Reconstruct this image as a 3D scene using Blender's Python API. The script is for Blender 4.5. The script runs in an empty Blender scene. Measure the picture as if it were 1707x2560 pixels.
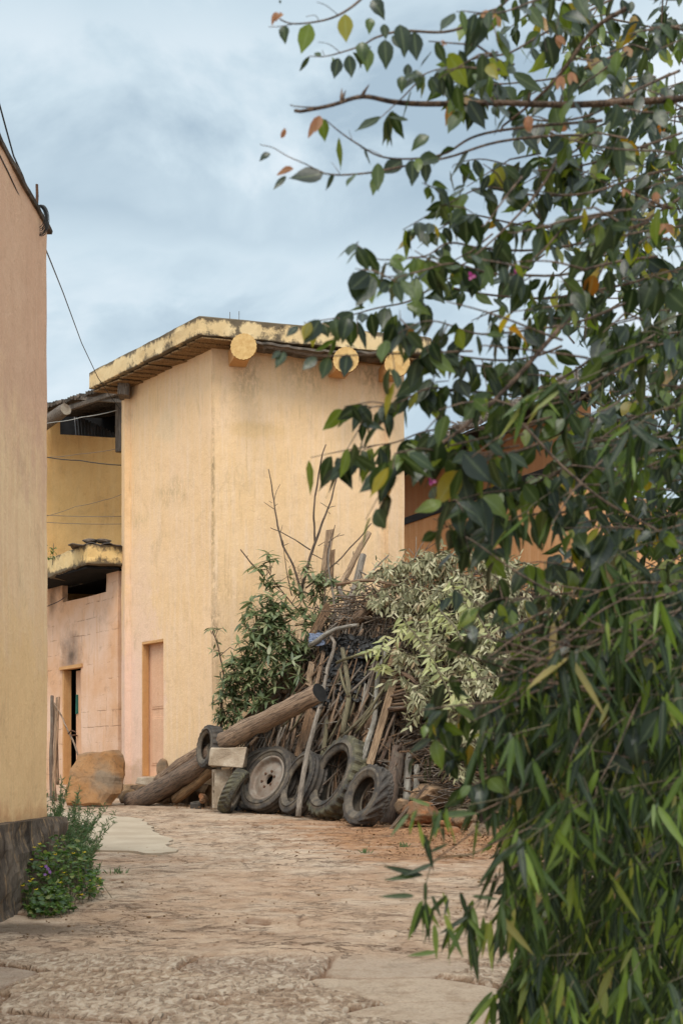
import bpy, bmesh, math, random
import numpy as np
from mathutils import Vector, Matrix, noise as mn
from math import radians, sin, cos, pi
rng = random.Random(11)
C = bpy.context.scene.collection
# ------------------------------------------------------------------ camera
F, HZ, EYE = 3555.0, 1950.0, 1.2          # focal length in photo pixels, horizon row, eye height
cam = bpy.data.cameras.new('camera'); camo = bpy.data.objects.new('camera', cam); C.objects.link(camo)
camo.location = (0, 0, EYE); camo.rotation_euler = (radians(90), 0, 0)
cam.sensor_fit = 'VERTICAL'; cam.sensor_height = 36; cam.sensor_width = 24
cam.lens = 36 * F / 2560; cam.shift_y = (HZ - 1280) / 2560; cam.clip_end = 2000
cam.dof.use_dof = True; cam.dof.focus_distance = 19; cam.dof.aperture_fstop = 9.0
bpy.context.scene.camera = camo
sc = bpy.context.scene
sc.view_settings.view_transform = 'Standard'; sc.view_settings.look = 'None'
sc.view_settings.exposure = 0.62; sc.view_settings.gamma = 1
# ------------------------------------------------------------------ world: overcast sky
SUN_EL, SUN_AZ = radians(56), radians(188)        # azimuth clockwise from +Y: behind the camera, a little to the left
w = bpy.data.worlds.new('World'); sc.world = w; w.use_nodes = True
nt = w.node_tree; nd = nt.nodes; lk = nt.links
bg = nd['Background']; bg.inputs[1].default_value = 0.1
sky = nd.new('ShaderNodeTexSky'); sky.sky_type = 'NISHITA'; sky.sun_disc = False
sky.sun_elevation = SUN_EL; sky.sun_rotation = SUN_AZ
tc = nd.new('ShaderNodeTexCoord'); sp = nd.new('ShaderNodeSeparateXYZ'); lk.new(tc.outputs['Generated'], sp.inputs[0])
def wm(op, a, b=None, c=None, clamp=False):
    n = nd.new('ShaderNodeMath'); n.operation = op; n.use_clamp = clamp
    for i, v in enumerate((a, b, c)):
        if v is None: continue
        if hasattr(v, 'is_linked'): lk.new(v, n.inputs[i])
        else: n.inputs[i].default_value = v
    return n.outputs[0]
zz = wm('ADD', wm('MAXIMUM', sp.outputs[2], 0.0), 0.55)
cx = nd.new('ShaderNodeCombineXYZ')
lk.new(wm('DIVIDE', sp.outputs[0], zz), cx.inputs[0]); lk.new(wm('DIVIDE', sp.outputs[1], zz), cx.inputs[1])
n1 = nd.new('ShaderNodeTexNoise'); n1.inputs['Scale'].default_value = 5.2; n1.inputs['Detail'].default_value = 7; n1.inputs['Roughness'].default_value = .54; n1.inputs['Distortion'].default_value = .35
mp = nd.new('ShaderNodeMapping'); mp.inputs['Location'].default_value = (3.1, 1.35, 0); lk.new(cx.outputs[0], mp.inputs[0]); lk.new(mp.outputs[0], n1.inputs['Vector'])
band = nd.new('ShaderNodeValToRGB'); br = band.color_ramp
br.elements[0].position = .28; br.elements[0].color = (.55,)*3 + (1,)
br.elements[1].position = .30; br.elements[1].color = (.55,)*3 + (1,)
for p_, v_ in ((.318, .66), (.345, .62), (.365, .38), (.40, .36), (.43, .60), (.455, .72), (.485, .52), (.6, .6), (1, .7)):
    e = br.elements.new(p_); e.color = (v_,)*3 + (1,)
wob = wm('ADD', sp.outputs[2], wm('MULTIPLY', wm('SUBTRACT', n1.outputs[0], .5), .22)); lk.new(wob, band.inputs[0])
cl = wm('ADD', wm('MULTIPLY', band.outputs[0], .62), wm('MULTIPLY', wm('SUBTRACT', n1.outputs[0], .36), 1.15))
ramp = nd.new('ShaderNodeValToRGB'); cr = ramp.color_ramp
cr.elements[0].position = .30; cr.elements[0].color = (.29, .375, .445, 1)
cr.elements[1].position = .78; cr.elements[1].color = (.63, .68, .715, 1)
e = cr.elements.new(.52); e.color = (.43, .52, .577, 1)
lk.new(cl, ramp.inputs[0])
# overcast luminance: brighter to the zenith and round the veiled sun behind the camera
zen = wm('ADD', 1.0, wm('MULTIPLY', wm('MAXIMUM', wm('SUBTRACT', sp.outputs[2], .48), 0.0), 2.6))
back = wm('MULTIPLY', wm('MAXIMUM', wm('MULTIPLY', sp.outputs[1], -1.0), 0.0), 1.1)
lum = wm('MULTIPLY', wm('ADD', zen, back), 9.7)
vm = nd.new('ShaderNodeVectorMath'); vm.operation = 'SCALE'; lk.new(ramp.outputs[0], vm.inputs[0]); lk.new(lum, vm.inputs['Scale'])
mx = nd.new('ShaderNodeMix'); mx.data_type = 'RGBA'; mx.inputs[0].default_value = .94
lk.new(sky.outputs[0], mx.inputs[6]); lk.new(vm.outputs[0], mx.inputs[7]); lk.new(mx.outputs[2], bg.inputs[0])
sun = bpy.data.lights.new('sun', 'SUN'); sun.energy = 1.6; sun.angle = radians(24); sun.color = (1, .94, .85)
suno = bpy.data.objects.new('sun', sun); C.objects.link(suno)
sd = Vector((sin(SUN_AZ)*cos(SUN_EL), cos(SUN_AZ)*cos(SUN_EL), sin(SUN_EL)))
suno.rotation_euler = sd.to_track_quat('Z', 'Y').to_euler()
# ------------------------------------------------------------------ helpers
def P(px, py, Y): return Vector(((px-853.5)/F*Y, Y, EYE+(HZ-py)/F*Y))
def GZ(y): return .04*min(max(y, -20), 25)
def gpt(px, py):                                    # a point of the sloping ground
    Y = EYE/((py-HZ)/F+.04); return P(px, py, Y)
def onground(px, Y): return Vector(((px-853.5)/F*Y, Y, GZ(Y)))
def tag(o, label=None, cat=None, group=None, kind=None):
    if label: o['label'] = label
    if cat: o['category'] = cat
    if group: o['group'] = group
    if kind: o['kind'] = kind
    return o
def thing(name, label, cat, loc, group=None):
    o = bpy.data.objects.new(name, None); C.objects.link(o); o.location = loc; o.empty_display_size = .1
    return tag(o, label, cat, group)
def wloc(o):
    v = Vector(o.location)
    while o.parent: o = o.parent; v += Vector(o.location)
    return v
class MB:
    def __init__(s): s.v = []; s.f = []; s.m = []
    def add(s, vs, fs, m=0):
        b = len(s.v); s.v += [tuple(v) for v in vs]; s.f += [tuple(i+b for i in f) for f in fs]; s.m += [m]*len(fs); return s
    def tube(s, pts, rad, n=8, m=0, cap=True, capm=None, jit=0):
        pts = [Vector(p) for p in pts]; k = len(pts)
        if not hasattr(rad, '__len__'): rad = [rad]*k
        t = (pts[1]-pts[0]).normalized(); a = t.orthogonal().normalized(); vs = []
        for i, p in enumerate(pts):
            t2 = (pts[min(i+1, k-1)]-pts[max(i-1, 0)]).normalized()
            a = (a - t2*a.dot(t2)).normalized(); b = t2.cross(a)
            for j in range(n):
                r = rad[i]*(1+(jit*mn.noise(Vector((p.x*7+cos(j*6.283/n), p.y*7+sin(j*6.283/n), p.z*7))) if jit else 0))
                vs.append(p+(a*cos(2*pi*j/n)+b*sin(2*pi*j/n))*r)
        fs = [(i*n+j, i*n+(j+1) % n, (i+1)*n+(j+1) % n, (i+1)*n+j) for i in range(k-1) for j in range(n)]
        s.add(vs, fs, m)
        if cap:
            b = len(s.v)-k*n; cm = m if capm is None else capm
            s.f += [tuple(b+j for j in reversed(range(n))), tuple(b+(k-1)*n+j for j in range(n))]; s.m += [cm, cm]
        return s
    def box(s, c, sx, sy, sz, M=None, m=0, j=0):
        c = Vector(c); vs = []
        for x in (-1, 1):
            for y in (-1, 1):
                for z in (-1, 1):
                    v = Vector((x*sx/2+rng.uniform(-j, j), y*sy/2+rng.uniform(-j, j), z*sz/2+rng.uniform(-j, j)))
                    vs.append(c+(M @ v if M else v))
        return s.add(vs, [(0, 1, 3, 2), (4, 6, 7, 5), (0, 4, 5, 1), (2, 3, 7, 6), (0, 2, 6, 4), (1, 5, 7, 3)], m)
    def prism(s, poly, z0, z1, m=0):
        n = len(poly); vs = [(p[0], p[1], z0) for p in poly]+[(p[0], p[1], z1) for p in poly]
        return s.add(vs, [tuple(reversed(range(n))), tuple(range(n, 2*n))]+[(i, (i+1) % n, n+(i+1) % n, n+i) for i in range(n)], m)
    def build(s, name, mats, parent=None, origin=None, smooth=False, fix=None, bevel=0, sub=0):
        o0 = wloc(parent) if parent else Vector(origin or (0, 0, 0))
        me = bpy.data.meshes.new(name)
        me.from_pydata([(v[0]-o0.x, v[1]-o0.y, v[2]-o0.z) for v in s.v], [], s.f)
        if not isinstance(mats, (list, tuple)): mats = [mats]
        for m in mats: me.materials.append(m)
        me.polygons.foreach_set('material_index', s.m)
        if fix or bevel:
            bm = bmesh.new(); bm.from_mesh(me)
            if fix: bmesh.ops.remove_doubles(bm, verts=bm.verts, dist=fix)
            bmesh.ops.recalc_face_normals(bm, faces=bm.faces)
            if bevel: bmesh.ops.bevel(bm, geom=bm.edges[:], offset=bevel, segments=2, affect='EDGES', profile=.6)
            bm.to_mesh(me); bm.free()
        if smooth: me.polygons.foreach_set('use_smooth', [True]*len(me.polygons))
        me.update(); o = bpy.data.objects.new(name, me); C.objects.link(o)
        if parent: o.parent = parent
        else: o.location = o0
        return o
def wobble(o, amp, sc_=1.5, seed=0, axis=(1, 1, .5)):
    for v in o.data.vertices:
        n = mn.noise_vector(Vector(v.co)*sc_+Vector((seed*7.3, seed*3.1, seed)))
        n2 = mn.noise_vector(Vector(v.co)*sc_*4+Vector((seed*2.3, seed*5.1, seed)))*.4
        v.co += Vector((n[0]+n2[0], n[1]+n2[1], n[2]+n2[2]))*Vector(axis)*amp if False else Vector(((n[0]+n2[0])*axis[0]*amp, (n[1]+n2[1])*axis[1]*amp, (n[2]+n2[2])*axis[2]*amp))
def cuts(a, b, step, extra=()):
    n = max(1, round((b-a)/step)); l = [a+(b-a)*i/n for i in range(n+1)]
    l = [x for x in l if all(abs(x-e) > step*.3 for e in extra) or x in (a, b)]+list(extra)
    return sorted(set(l))
def wall(A, B, z0, z1, th, holes=(), step=.22, inward=None, top=None):
    """a wall panel from A to B with rectangular holes (s0,s1,z0,z1[,slope]) cut through it"""
    A = Vector((A[0], A[1])); B = Vector((B[0], B[1])); d = (B-A); L = d.length; d.normalize()
    n = Vector((-d.y, d.x))
    if inward is not None and (Vector(inward)-A).dot(n) < 0: n = -n
    S = cuts(0, L, step, [h[0] for h in holes]+[h[1] for h in holes]); Z = cuts(z0, z1, step, [h[2] for h in holes]+[h[3] for h in holes])
    solid = lambda i, j: 0 <= i < len(S)-1 and 0 <= j < len(Z)-1 and not any(h[0] < (S[i]+S[i+1])/2 < h[1] and h[2] < (Z[j]+Z[j+1])/2 < h[3] for h in holes)
    def zt(s_, z): return z
    m = MB()
    def pt(s_, z, k): q = A+d*s_+n*(th*k); return (q.x, q.y, zt(s_, z))
    for i in range(len(S)-1):
        for j in range(len(Z)-1):
            if not solid(i, j): continue
            a, b, c, e = S[i], S[i+1], Z[j], Z[j+1]
            for k in (0, 1): m.add([pt(a, c, k), pt(b, c, k), pt(b, e, k), pt(a, e, k)], [(0, 1, 2, 3)])
            for di, dj, q in ((-1, 0, ((a, c), (a, e))), (1, 0, ((b, c), (b, e))), (0, -1, ((a, c), (b, c))), (0, 1, ((a, e), (b, e)))):
                if not solid(i+di, j+dj): m.add([pt(*q[0], 0), pt(*q[1], 0), pt(*q[1], 1), pt(*q[0], 1)], [(0, 1, 2, 3)])
    return m
# ------------------------------------------------------------------ materials
def lin(c): return tuple(((x/255)/12.92 if x/255 <= .04045 else ((x/255+.055)/1.055)**2.4) for x in c)
class NT:
    def __init__(s, name):
        s.mat = bpy.data.materials.new(name); s.mat.use_nodes = True; s.t = s.mat.node_tree; s.n = s.t.nodes; s.b = s.n['Principled BSDF']
        s.out = s.n['Material Output']; s._g = s._t = s._o = None
    def set(s, i, v):
        if hasattr(v, 'is_linked'): s.t.links.new(v, i)
        elif isinstance(v, (tuple, list)) and i.type == 'RGBA': i.default_value = (*v[:3], 1)
        else: i.default_value = v
    @property
    def pos(s):
        if not s._g: s._g = s.n.new('ShaderNodeNewGeometry')
        return s._g.outputs['Position']
    @property
    def island(s): s.pos; return s._g.outputs['Random Per Island']
    @property
    def obj(s):
        if not s._t: s._t = s.n.new('ShaderNodeTexCoord')
        return s._t.outputs['Object']
    @property
    def rnd(s):
        if not s._o: s._o = s.n.new('ShaderNodeObjectInfo')
        return s._o.outputs['Random']
    def map(s, v, scale=(1, 1, 1), loc=(0, 0, 0)):
        n = s.n.new('ShaderNodeMapping'); s.set(n.inputs['Vector'], v); n.inputs['Scale'].default_value = scale
        s.set(n.inputs['Location'], loc); return n.outputs[0]
    def noise(s, v, scale, detail=4, rough=.55, stretch=None, dist=0):
        if stretch: v = s.map(v, stretch)
        n = s.n.new('ShaderNodeTexNoise'); s.set(n.inputs['Vector'], v); n.inputs['Scale'].default_value = scale
        n.inputs['Detail'].default_value = detail; n.inputs['Roughness'].default_value = rough; n.inputs['Distortion'].default_value = dist
        return n.outputs[0]
    def vor(s, v, scale, feat='DISTANCE_TO_EDGE', stretch=None):
        if stretch: v = s.map(v, stretch)
        n = s.n.new('ShaderNodeTexVoronoi'); n.feature = feat; s.set(n.inputs['Vector'], v); n.inputs['Scale'].default_value = scale; return n.outputs['Distance']
    def ramp(s, f, stops):
        n = s.n.new('ShaderNodeValToRGB'); s.set(n.inputs[0], f); r = n.color_ramp
        for i, (p, c) in enumerate(stops):
            c = c if isinstance(c, (tuple, list)) else (c, c, c)
            e = r.elements[i] if i < 2 else r.elements.new(p)
            e.position = p; e.color = (*c[:3], 1)
        return n.outputs[0]
    def mix(s, f, a, b, mode='MIX'):
        n = s.n.new('ShaderNodeMix'); n.data_type = 'RGBA'; n.blend_type = mode
        s.set(n.inputs[0], f); s.set(n.inputs[6], a); s.set(n.inputs[7], b); return n.outputs[2]
    def m(s, op, a, b=0.0, c=None, clamp=False):
        n = s.n.new('ShaderNodeMath'); n.operation = op; n.use_clamp = clamp; s.set(n.inputs[0], a); s.set(n.inputs[1], b)
        if c is not None: s.set(n.inputs[2], c)
        return n.outputs[0]
    def sep(s, v): n = s.n.new('ShaderNodeSeparateXYZ'); s.set(n.inputs[0], v); return n.outputs
    def attr(s, name): n = s.n.new('ShaderNodeAttribute'); n.attribute_name = name; return n.outputs['Fac']
    def bump(s, h, st=.4, d=.02, prev=None):
        n = s.n.new('ShaderNodeBump'); s.set(n.inputs['Height'], h); n.inputs['Strength'].default_value = st; n.inputs['Distance'].default_value = d
        if prev is not None: s.set(n.inputs['Normal'], prev)
        s.set(s.b.inputs['Normal'], n.outputs[0]); return n.outputs[0]
    def blob(s, c, r, nz=None, amp=.6, lo=.35, hi=1.0):
        """1 in the middle of an ellipsoid patch of wall, 0 outside, ragged edge"""
        v = s.n.new('ShaderNodeVectorMath'); v.operation = 'SUBTRACT'; s.set(v.inputs[0], s.pos); v.inputs[1].default_value = tuple(c)
        w_ = s.n.new('ShaderNodeVectorMath'); w_.operation = 'DIVIDE'; s.set(w_.inputs[0], v.outputs[0]); w_.inputs[1].default_value = tuple(r)
        l = s.n.new('ShaderNodeVectorMath'); l.operation = 'LENGTH'; s.set(l.inputs[0], w_.outputs[0]); d = l.outputs['Value']
        if nz is not None: d = s.m('ADD', d, s.m('MULTIPLY', s.m('SUBTRACT', nz, .5), amp*2))
        return s.ramp(d, [(lo, 1.0), (hi, 0.0)])
    def fin(s, col, rough=.85, spec=.3):
        s.set(s.b.inputs['Base Color'], col); s.set(s.b.inputs['Roughness'], rough); s.b.inputs['Specular IOR Level'].default_value = spec; return s.mat
def plaster(name, c1, c2, c3, dirt=(.22, .15, .09), dirt_amt=.35, blobs=(), streak=.6, zstain=None, edge=None, cracks=.0):
    n = NT(name); p = n.pos
    big = n.noise(p, .7, 5, .6); med = n.noise(p, 3.2, 6, .65); fine = n.noise(p, 45, 5, .7)
    st = n.noise(p, 2.3, 6, .65, (4.5, 4.5, .28)); st2 = n.noise(p, 9, 5, .6, (4, 4, .22))
    col = n.mix(n.ramp(big, [(.36, 0.0), (.64, 1.0)]), c1, c2)
    col = n.mix(n.m('MULTIPLY', n.ramp(st, [(.46, 0.0), (.70, 1.0)]), streak), col, c3)
    scr = n.ramp(n.noise(p, 11, 10, .78, (1.6, 1.6, .7), .6), [(.42, 0.0), (.56, 1.0)])
    for c, r, bc, amt in blobs: col = n.mix(n.m('MULTIPLY', n.m('MULTIPLY', n.blob(c, r, med, .8, .1 if sum(bc) < .9 else .5, 1.1), amt), 1.0 if sum(bc) > .9 else scr), col, bc)
    mot = n.noise(p, 6, 10, .75, (1, 1, .6)); col = n.mix(.26, col, n.ramp(mot, [(.30, (.62, .56, .48)), (.46, (1, 1, 1)), (.70, (1.12, 1.10, 1.08))]), 'MULTIPLY')
    d1 = n.m('MULTIPLY', n.ramp(st2, [(.56, 0.0), (.74, 1.0)]), n.ramp(big, [(.42, 0.0), (.62, 1.0)]))
    d2 = n.ramp(n.noise(p, 1.5, 9, .72, (1.2, 1.2, .8), 1.2), [(.56, 0.0), (.72, 1.0)])
    d = n.m('ADD', n.m('MULTIPLY', d1, .8), n.m('MULTIPLY', d2, .55), clamp=True)
    col = n.mix(n.m('MULTIPLY', d, dirt_amt), col, dirt)
    sp_ = n.ramp(n.noise(p, 26, 3, .8), [(.68, 0.0), (.76, 1.0)]); col = n.mix(n.m('MULTIPLY', sp_, .25), col, dirt)
    if cracks:
        cv = n.vor(n.mix(.12, p, n.noise(p, 2.5, 4)), .9); ck = n.m('MULTIPLY', n.ramp(cv, [(0.0, 1.0), (.012, 0.0)]), n.ramp(big, [(.5, 0.0), (.6, 1.0)]))
        col = n.mix(n.m('MULTIPLY', ck, cracks), col, dirt)
    if zstain:
        z = n.sep(p)[2]
        for z0, z1, amt, cc in zstain:
            f = n.m('ADD', n.ramp(n.m('DIVIDE', n.m('SUBTRACT', z, z0), z1-z0), [(0.0, 1.0), (1.0, 0.0)]), n.m('MULTIPLY', n.m('SUBTRACT', med, .5), 1.6))
            col = n.mix(n.m('MULTIPLY', n.ramp(f, [(.45, 0.0), (.8, 1.0)]), amt), col, cc)
    col = n.mix(n.m('MULTIPLY', fine, .16), col, (1, 1, 1), 'MULTIPLY') if False else col
    col = n.mix(.16, col, n.ramp(fine, [(.3, (.5, .45, .4)), (.62, (1.05, 1.05, 1.05))]), 'MULTIPLY')
    n.bump(n.m('ADD', n.m('MULTIPLY', fine, .25), n.m('ADD', n.m('MULTIPLY', st2, .35), n.m('ADD', med, n.m('MULTIPLY', mot, .6)))), .8, .022)
    return n.fin(col, .9, .2)
def wood(name, c1, c2, dark, grain=1.0, rough=.8, moss=None):
    n = NT(name); o = n.map(n.obj, (1, 1, 1), (0, 0, 0))
    g = n.noise(o, 20, 6, .7, (1, 1, .09)); g2 = n.noise(o, 60, 4, .7, (1, 1, .06)); b = n.noise(n.pos, 2.5, 5, .6)
    col = n.mix(n.ramp(g, [(.40, 0.0), (.58, 1.0)]), c1, c2); col = n.mix(n.m('MULTIPLY', n.ramp(g2, [(.47, 0.0), (.60, 1.0)]), .85*grain), col, dark)
    col = n.mix(n.m('MULTIPLY', n.ramp(b, [(.45, 0.0), (.7, 1.0)]), .5), col, dark)
    if moss: col = n.mix(n.m('MULTIPLY', n.ramp(n.noise(n.pos, 7, 5, .7), [(.5, 0.0), (.62, 1.0)]), .7), col, moss)
    col = n.mix(n.m('MULTIPLY', n.rnd, .4), col, n.mix(.5, col, (.30, .25, .2)))
    n.bump(n.m('ADD', n.m('MULTIPLY', g, 1.2), g2), 1.0, .03); return n.fin(col, rough, .2)
def leafmat(name, stops, trans=.3, rough=.42, tcol=None, spec=.4, hue=.5):
    n = NT(name); r = n.island; col = n.ramp(r, stops); nz = n.noise(n.pos, 60, 3, .6)
    col = n.mix(n.m('MULTIPLY', n.ramp(nz, [(.45, 0.0), (.75, 1.0)]), .35), col, n.mix(.5, col, (.02, .03, .01)))
    rib = n.m('POWER', n.attr('rib'), 9.0); col = n.mix(n.m('MULTIPLY', rib, .45), col, n.mix(.5, col, (.30, .36, .16)))
    n.fin(col, rough, spec); n.bump(n.noise(n.pos, 180, 2, .5), .25, .002)
    tr = n.n.new('ShaderNodeBsdfTranslucent'); hs = n.n.new('ShaderNodeHueSaturation'); hs.inputs['Value'].default_value = 2.6; hs.inputs['Saturation'].default_value = 1.1; hs.inputs['Hue'].default_value = hue
    n.set(hs.inputs['Color'], col); n.set(tr.inputs[0], hs.outputs[0])
    ms = n.n.new('ShaderNodeMixShader'); ms.inputs[0].default_value = trans
    n.t.links.new(n.b.outputs[0], ms.inputs[1]); n.t.links.new(tr.outputs[0], ms.inputs[2]); n.t.links.new(ms.outputs[0], n.out.inputs[0]); return n.mat
def simple(name, c, rough=.8, spec=.3, vary=.3, scale=8, c2=None, b=.3, metal=0):
    n = NT(name); z = n.noise(n.pos, scale, 6, .65); c2 = c2 or tuple(x*.5 for x in c)
    n.bump(n.noise(n.pos, scale*4, 4, .6), b, .01); n.b.inputs['Metallic'].default_value = metal
    return n.fin(n.mix(n.ramp(z, [(.38, 0.0), (.66, 1.0)]), c, c2), rough, spec)
def bl(px, py, Y, rpx, rpy, col, amt): return (P(px, py, Y), (rpx/F*Y, 1.2, rpy/F*Y), col, amt)
M = {}
YEL, YEL2, YEL3 = lin((226, 190, 150)), lin((206, 160, 102)), lin((228, 198, 168))
PINK = lin((214, 170, 138))
M['tower'] = plaster('yellow limewash plaster', YEL, lin((224, 186, 140)), YEL3, dirt=(.26, .18, .10), dirt_amt=.55, blobs=[
    bl(345, 1760, 22.4, 105, 330, lin((224, 188, 166)), .95), bl(350, 1500, 22.4, 60, 200, lin((224, 190, 158)), .7),
    bl(430, 1230, 21.4, 95, 42, (.30, .22, .10), .42), bl(345, 1300, 22.2, 40, 30, (.30, .22, .10), .35), bl(410, 1065, 21.4, 45, 60, lin((214, 186, 150)), .6),
    bl(600, 1200, 20.7, 60, 50, (.36, .25, .12), .28), bl(560, 1480, 20.6, 30, 60, (.36, .22, .1), .35), bl(640, 1080, 20.8, 90, 30, lin((210, 172, 120)), .5), bl(620, 950, 20.8, 46, 80, (.25, .17, .09), .5), bl(760, 930, 20.9, 90, 60, (.25, .17, .09), .45), bl(930, 940, 21.2, 60, 70, (.25, .17, .09), .5), bl(533, 1250, 20.5, 7, 400, (.2, .14, .07), .7), bl(540, 1560, 20.5, 16, 160, (.25, .16, .09), .6)],
    zstain=[(1.25, 1.75, .35, (.30, .17, .09))])
M['fascia'] = None
M['annex'] = plaster('ochre limewash plaster', lin((216, 172, 112)), lin((208, 160, 100)), lin((218, 178, 124)), dirt=(.24, .14, .06), dirt_amt=.5)
M['house'] = plaster('streaked terracotta limewash', lin((232, 194, 152)), lin((224, 182, 140)), lin((238, 206, 160)), dirt=(.22, .13, .08), dirt_amt=.45, streak=.85, blobs=[
    (Vector((-2.18, 9.8, 4.6)), (1, 3, 1.5), lin((204, 160, 134)), .7), (Vector((-2.18, 9.6, 1.5)), (1, 3, 1.0), lin((232, 190, 136)), .8)], zstain=[(.85, 1.2, .5, lin((190, 122, 70)))])
M['orange'] = plaster('orange limewash', lin((202, 150, 104)), lin((190, 136, 90)), lin((210, 166, 122)), dirt=(.3, .14, .05), dirt_amt=.35)
def moldy(name, c1, c2, mold=(.07, .053, .038), z0=None, z1=None, amt=.9):
    n = NT(name); p = n.pos; z = n.sep(p)[2]; a = n.noise(p, 3.2, 9, .72, (1, 1, .55)); b = n.noise(p, 18, 5, .75); big = n.noise(p, 1.0, 4, .6)
    col = n.mix(n.ramp(big, [(.4, 0.0), (.6, 1.0)]), c1, c2); col = n.mix(n.m('MULTIPLY', n.ramp(b, [(.55, 0.0), (.72, 1.0)]), .35), col, (.33, .27, .18))
    t = n.m('DIVIDE', n.m('SUBTRACT', z, z0), z1-z0)
    e = n.ramp(t, [(0.0, .36), (.16, .16), (.5, .04), (.66, .12), (.82, .22), (1.0, .42)])
    f = n.m('ADD', n.m('ADD', a, n.m('MULTIPLY', n.m('SUBTRACT', b, .5), .35)), e)
    col = n.mix(n.m('MULTIPLY', n.ramp(f, [(.62, 0.0), (.74, 1.0)]), amt), col, mold)
    n.bump(n.m('ADD', a, n.m('MULTIPLY', b, .5)), .6, .03); return n.fin(col, .92, .2)
M['fascia'] = moldy('mould stained parapet render', lin((214, 188, 144)), lin((204, 174, 128)), z0=7.44, z1=7.76)
M['canopy'] = moldy('mould stained canopy render', lin((212, 176, 118)), lin((206, 178, 130)), z0=4.62, z1=4.98)
M['soffit'] = wood('soffit boards', (.30, .16, .06), (.40, .23, .09), (.10, .05, .025))
M['disc'] = simple('yellow painted wood', lin((204, 168, 112)), .85, .2, c2=lin((184, 144, 90)), scale=16)
M['discrim'] = simple('painted rim wood', lin((176, 132, 66)), .85, .2, c2=lin((90, 60, 30)), scale=30)
M['greywood'] = wood('weathered timber', (.16, .12, .09), (.24, .19, .15), (.06, .045, .035))
M['black'] = simple('near black surface', (.015, .013, .012), .95, .1)  # near black colour standing in for deep shade under the canopy and indoors
M['tin'] = simple('rusty corrugated tin', (.07, .065, .06), .6, .4, c2=(.10, .06, .04))
M['doorpink'] = plaster('pink painted door', lin((214, 170, 140)), lin((210, 162, 126)), lin((218, 180, 146)), dirt_amt=.25)
M['doorjamb'] = plaster('ochre painted door jamb', lin((196, 148, 98)), lin((190, 140, 90)), lin((202, 158, 112)), dirt_amt=.35)
# pink blockwork of the annex: joints of the block courses ghost through the limewash
def pinkwall():
    n = NT('pink limewashed blockwork'); p = n.pos; s = n.sep(p); big = n.noise(p, .9, 5, .6); med = n.noise(p, 4, 7, .7); fine = n.noise(p, 40, 5, .7)
    col = n.mix(n.ramp(big, [(.38, 0.0), (.6, 1.0)]), lin((208, 162, 126)), lin((218, 182, 156))); st = n.noise(p, 3, 6, .65, (4, 4, .3))
    col = n.mix(n.m('MULTIPLY', n.ramp(st, [(.5, 0.0), (.7, 1.0)]), .5), col, lin((206, 154, 110)))
    bx = n.n.new('ShaderNodeCombineXYZ'); u = n.m('SUBTRACT', n.m('MULTIPLY', s[1], .812), n.m('MULTIPLY', s[0], .583)); wv = n.m('MULTIPLY', n.m('SUBTRACT', med, .5), .10)
    n.set(bx.inputs[0], n.m('ADD', u, wv)); n.set(bx.inputs[1], n.m('ADD', s[2], n.m('MULTIPLY', wv, .7)))
    bt = n.n.new('ShaderNodeTexBrick'); n.set(bt.inputs['Vector'], bx.outputs[0]); bt.inputs['Scale'].default_value = 1.0; bt.inputs['Brick Width'].default_value = .46; bt.inputs['Row Height'].default_value = .26
    bt.inputs['Mortar Size'].default_value = .009; bt.inputs['Mortar Smooth'].default_value = .3
    jm = n.m('MULTIPLY', bt.outputs['Fac'], n.ramp(n.noise(p, 1.6, 5, .7), [(.50, 0.0), (.60, 1.0)])); col = n.mix(n.m('MULTIPLY', jm, .5), col, (.2, .1, .05))
    d = n.ramp(n.noise(p, 2.2, 9, .74, None, 1.0), [(.55, 0.0), (.7, 1.0)]); col = n.mix(n.m('MULTIPLY', d, .4), col, (.25, .13, .07))
    for b_ in (bl(180, 1640, 24.4, 44, 80, (.04, .03, .025), .8), bl(195, 1480, 24.2, 70, 16, (.05, .04, .03), .9), bl(130, 1500, 25, 20, 60, (.12, .07, .04), .7), bl(142, 1445, 24.7, 30, 44, (.05, .035, .025), .9), bl(272, 1450, 23.7, 12, 40, (.08, .05, .035), .7)):
        col = n.mix(n.m('MULTIPLY', n.blob(b_[0], b_[1], med, .7, .0, 1.05), b_[3]), col, b_[2])
    cr = n.m('MULTIPLY', n.ramp(n.m('ABSOLUTE', n.m('ADD', n.m('SUBTRACT', u, 20.68), n.m('MULTIPLY', n.m('SUBTRACT', n.noise(p, 3, 6, .7, (1, 1, 1)), .5), .16))), [(.012, 1.0), (.03, 0.0)]), n.ramp(n.noise(p, 1.3, 4), [(.35, 0.0), (.5, 1.0)]))
    col = n.mix(n.m('MULTIPLY', cr, .85), col, (.04, .03, .025))
    n.bump(n.m('SUBTRACT', n.m('ADD', med, n.m('MULTIPLY', fine, .3)), n.m('ADD', jm, cr)), .6, .025); return n.fin(col, .92, .2)
M['pink'] = pinkwall()
def stone(name, c1, c2, c3, sc_=3, dark=(.05, .04, .03), dk=.5):
    n = NT(name); p = n.pos; a = n.noise(p, sc_, 8, .65, None, .4); b = n.noise(p, sc_*6, 6, .7); c = n.noise(p, sc_*.6, 3, .5)
    col = n.mix(n.ramp(a, [(.38, 0.0), (.6, 1.0)]), c1, c2); col = n.mix(n.ramp(c, [(.45, 0.0), (.62, 1.0)]), col, c3)
    col = n.mix(n.m('MULTIPLY', n.ramp(b, [(.52, 0.0), (.7, 1.0)]), dk), col, dark)
    n.bump(n.m('ADD', a, n.m('MULTIPLY', b, .5)), .7, .04); return n.fin(col, .92, .25)
M['boulder'] = stone('ochre weathered boulder', lin((154, 114, 76)), lin((138, 96, 58)), lin((124, 104, 84)), 3)
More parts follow.
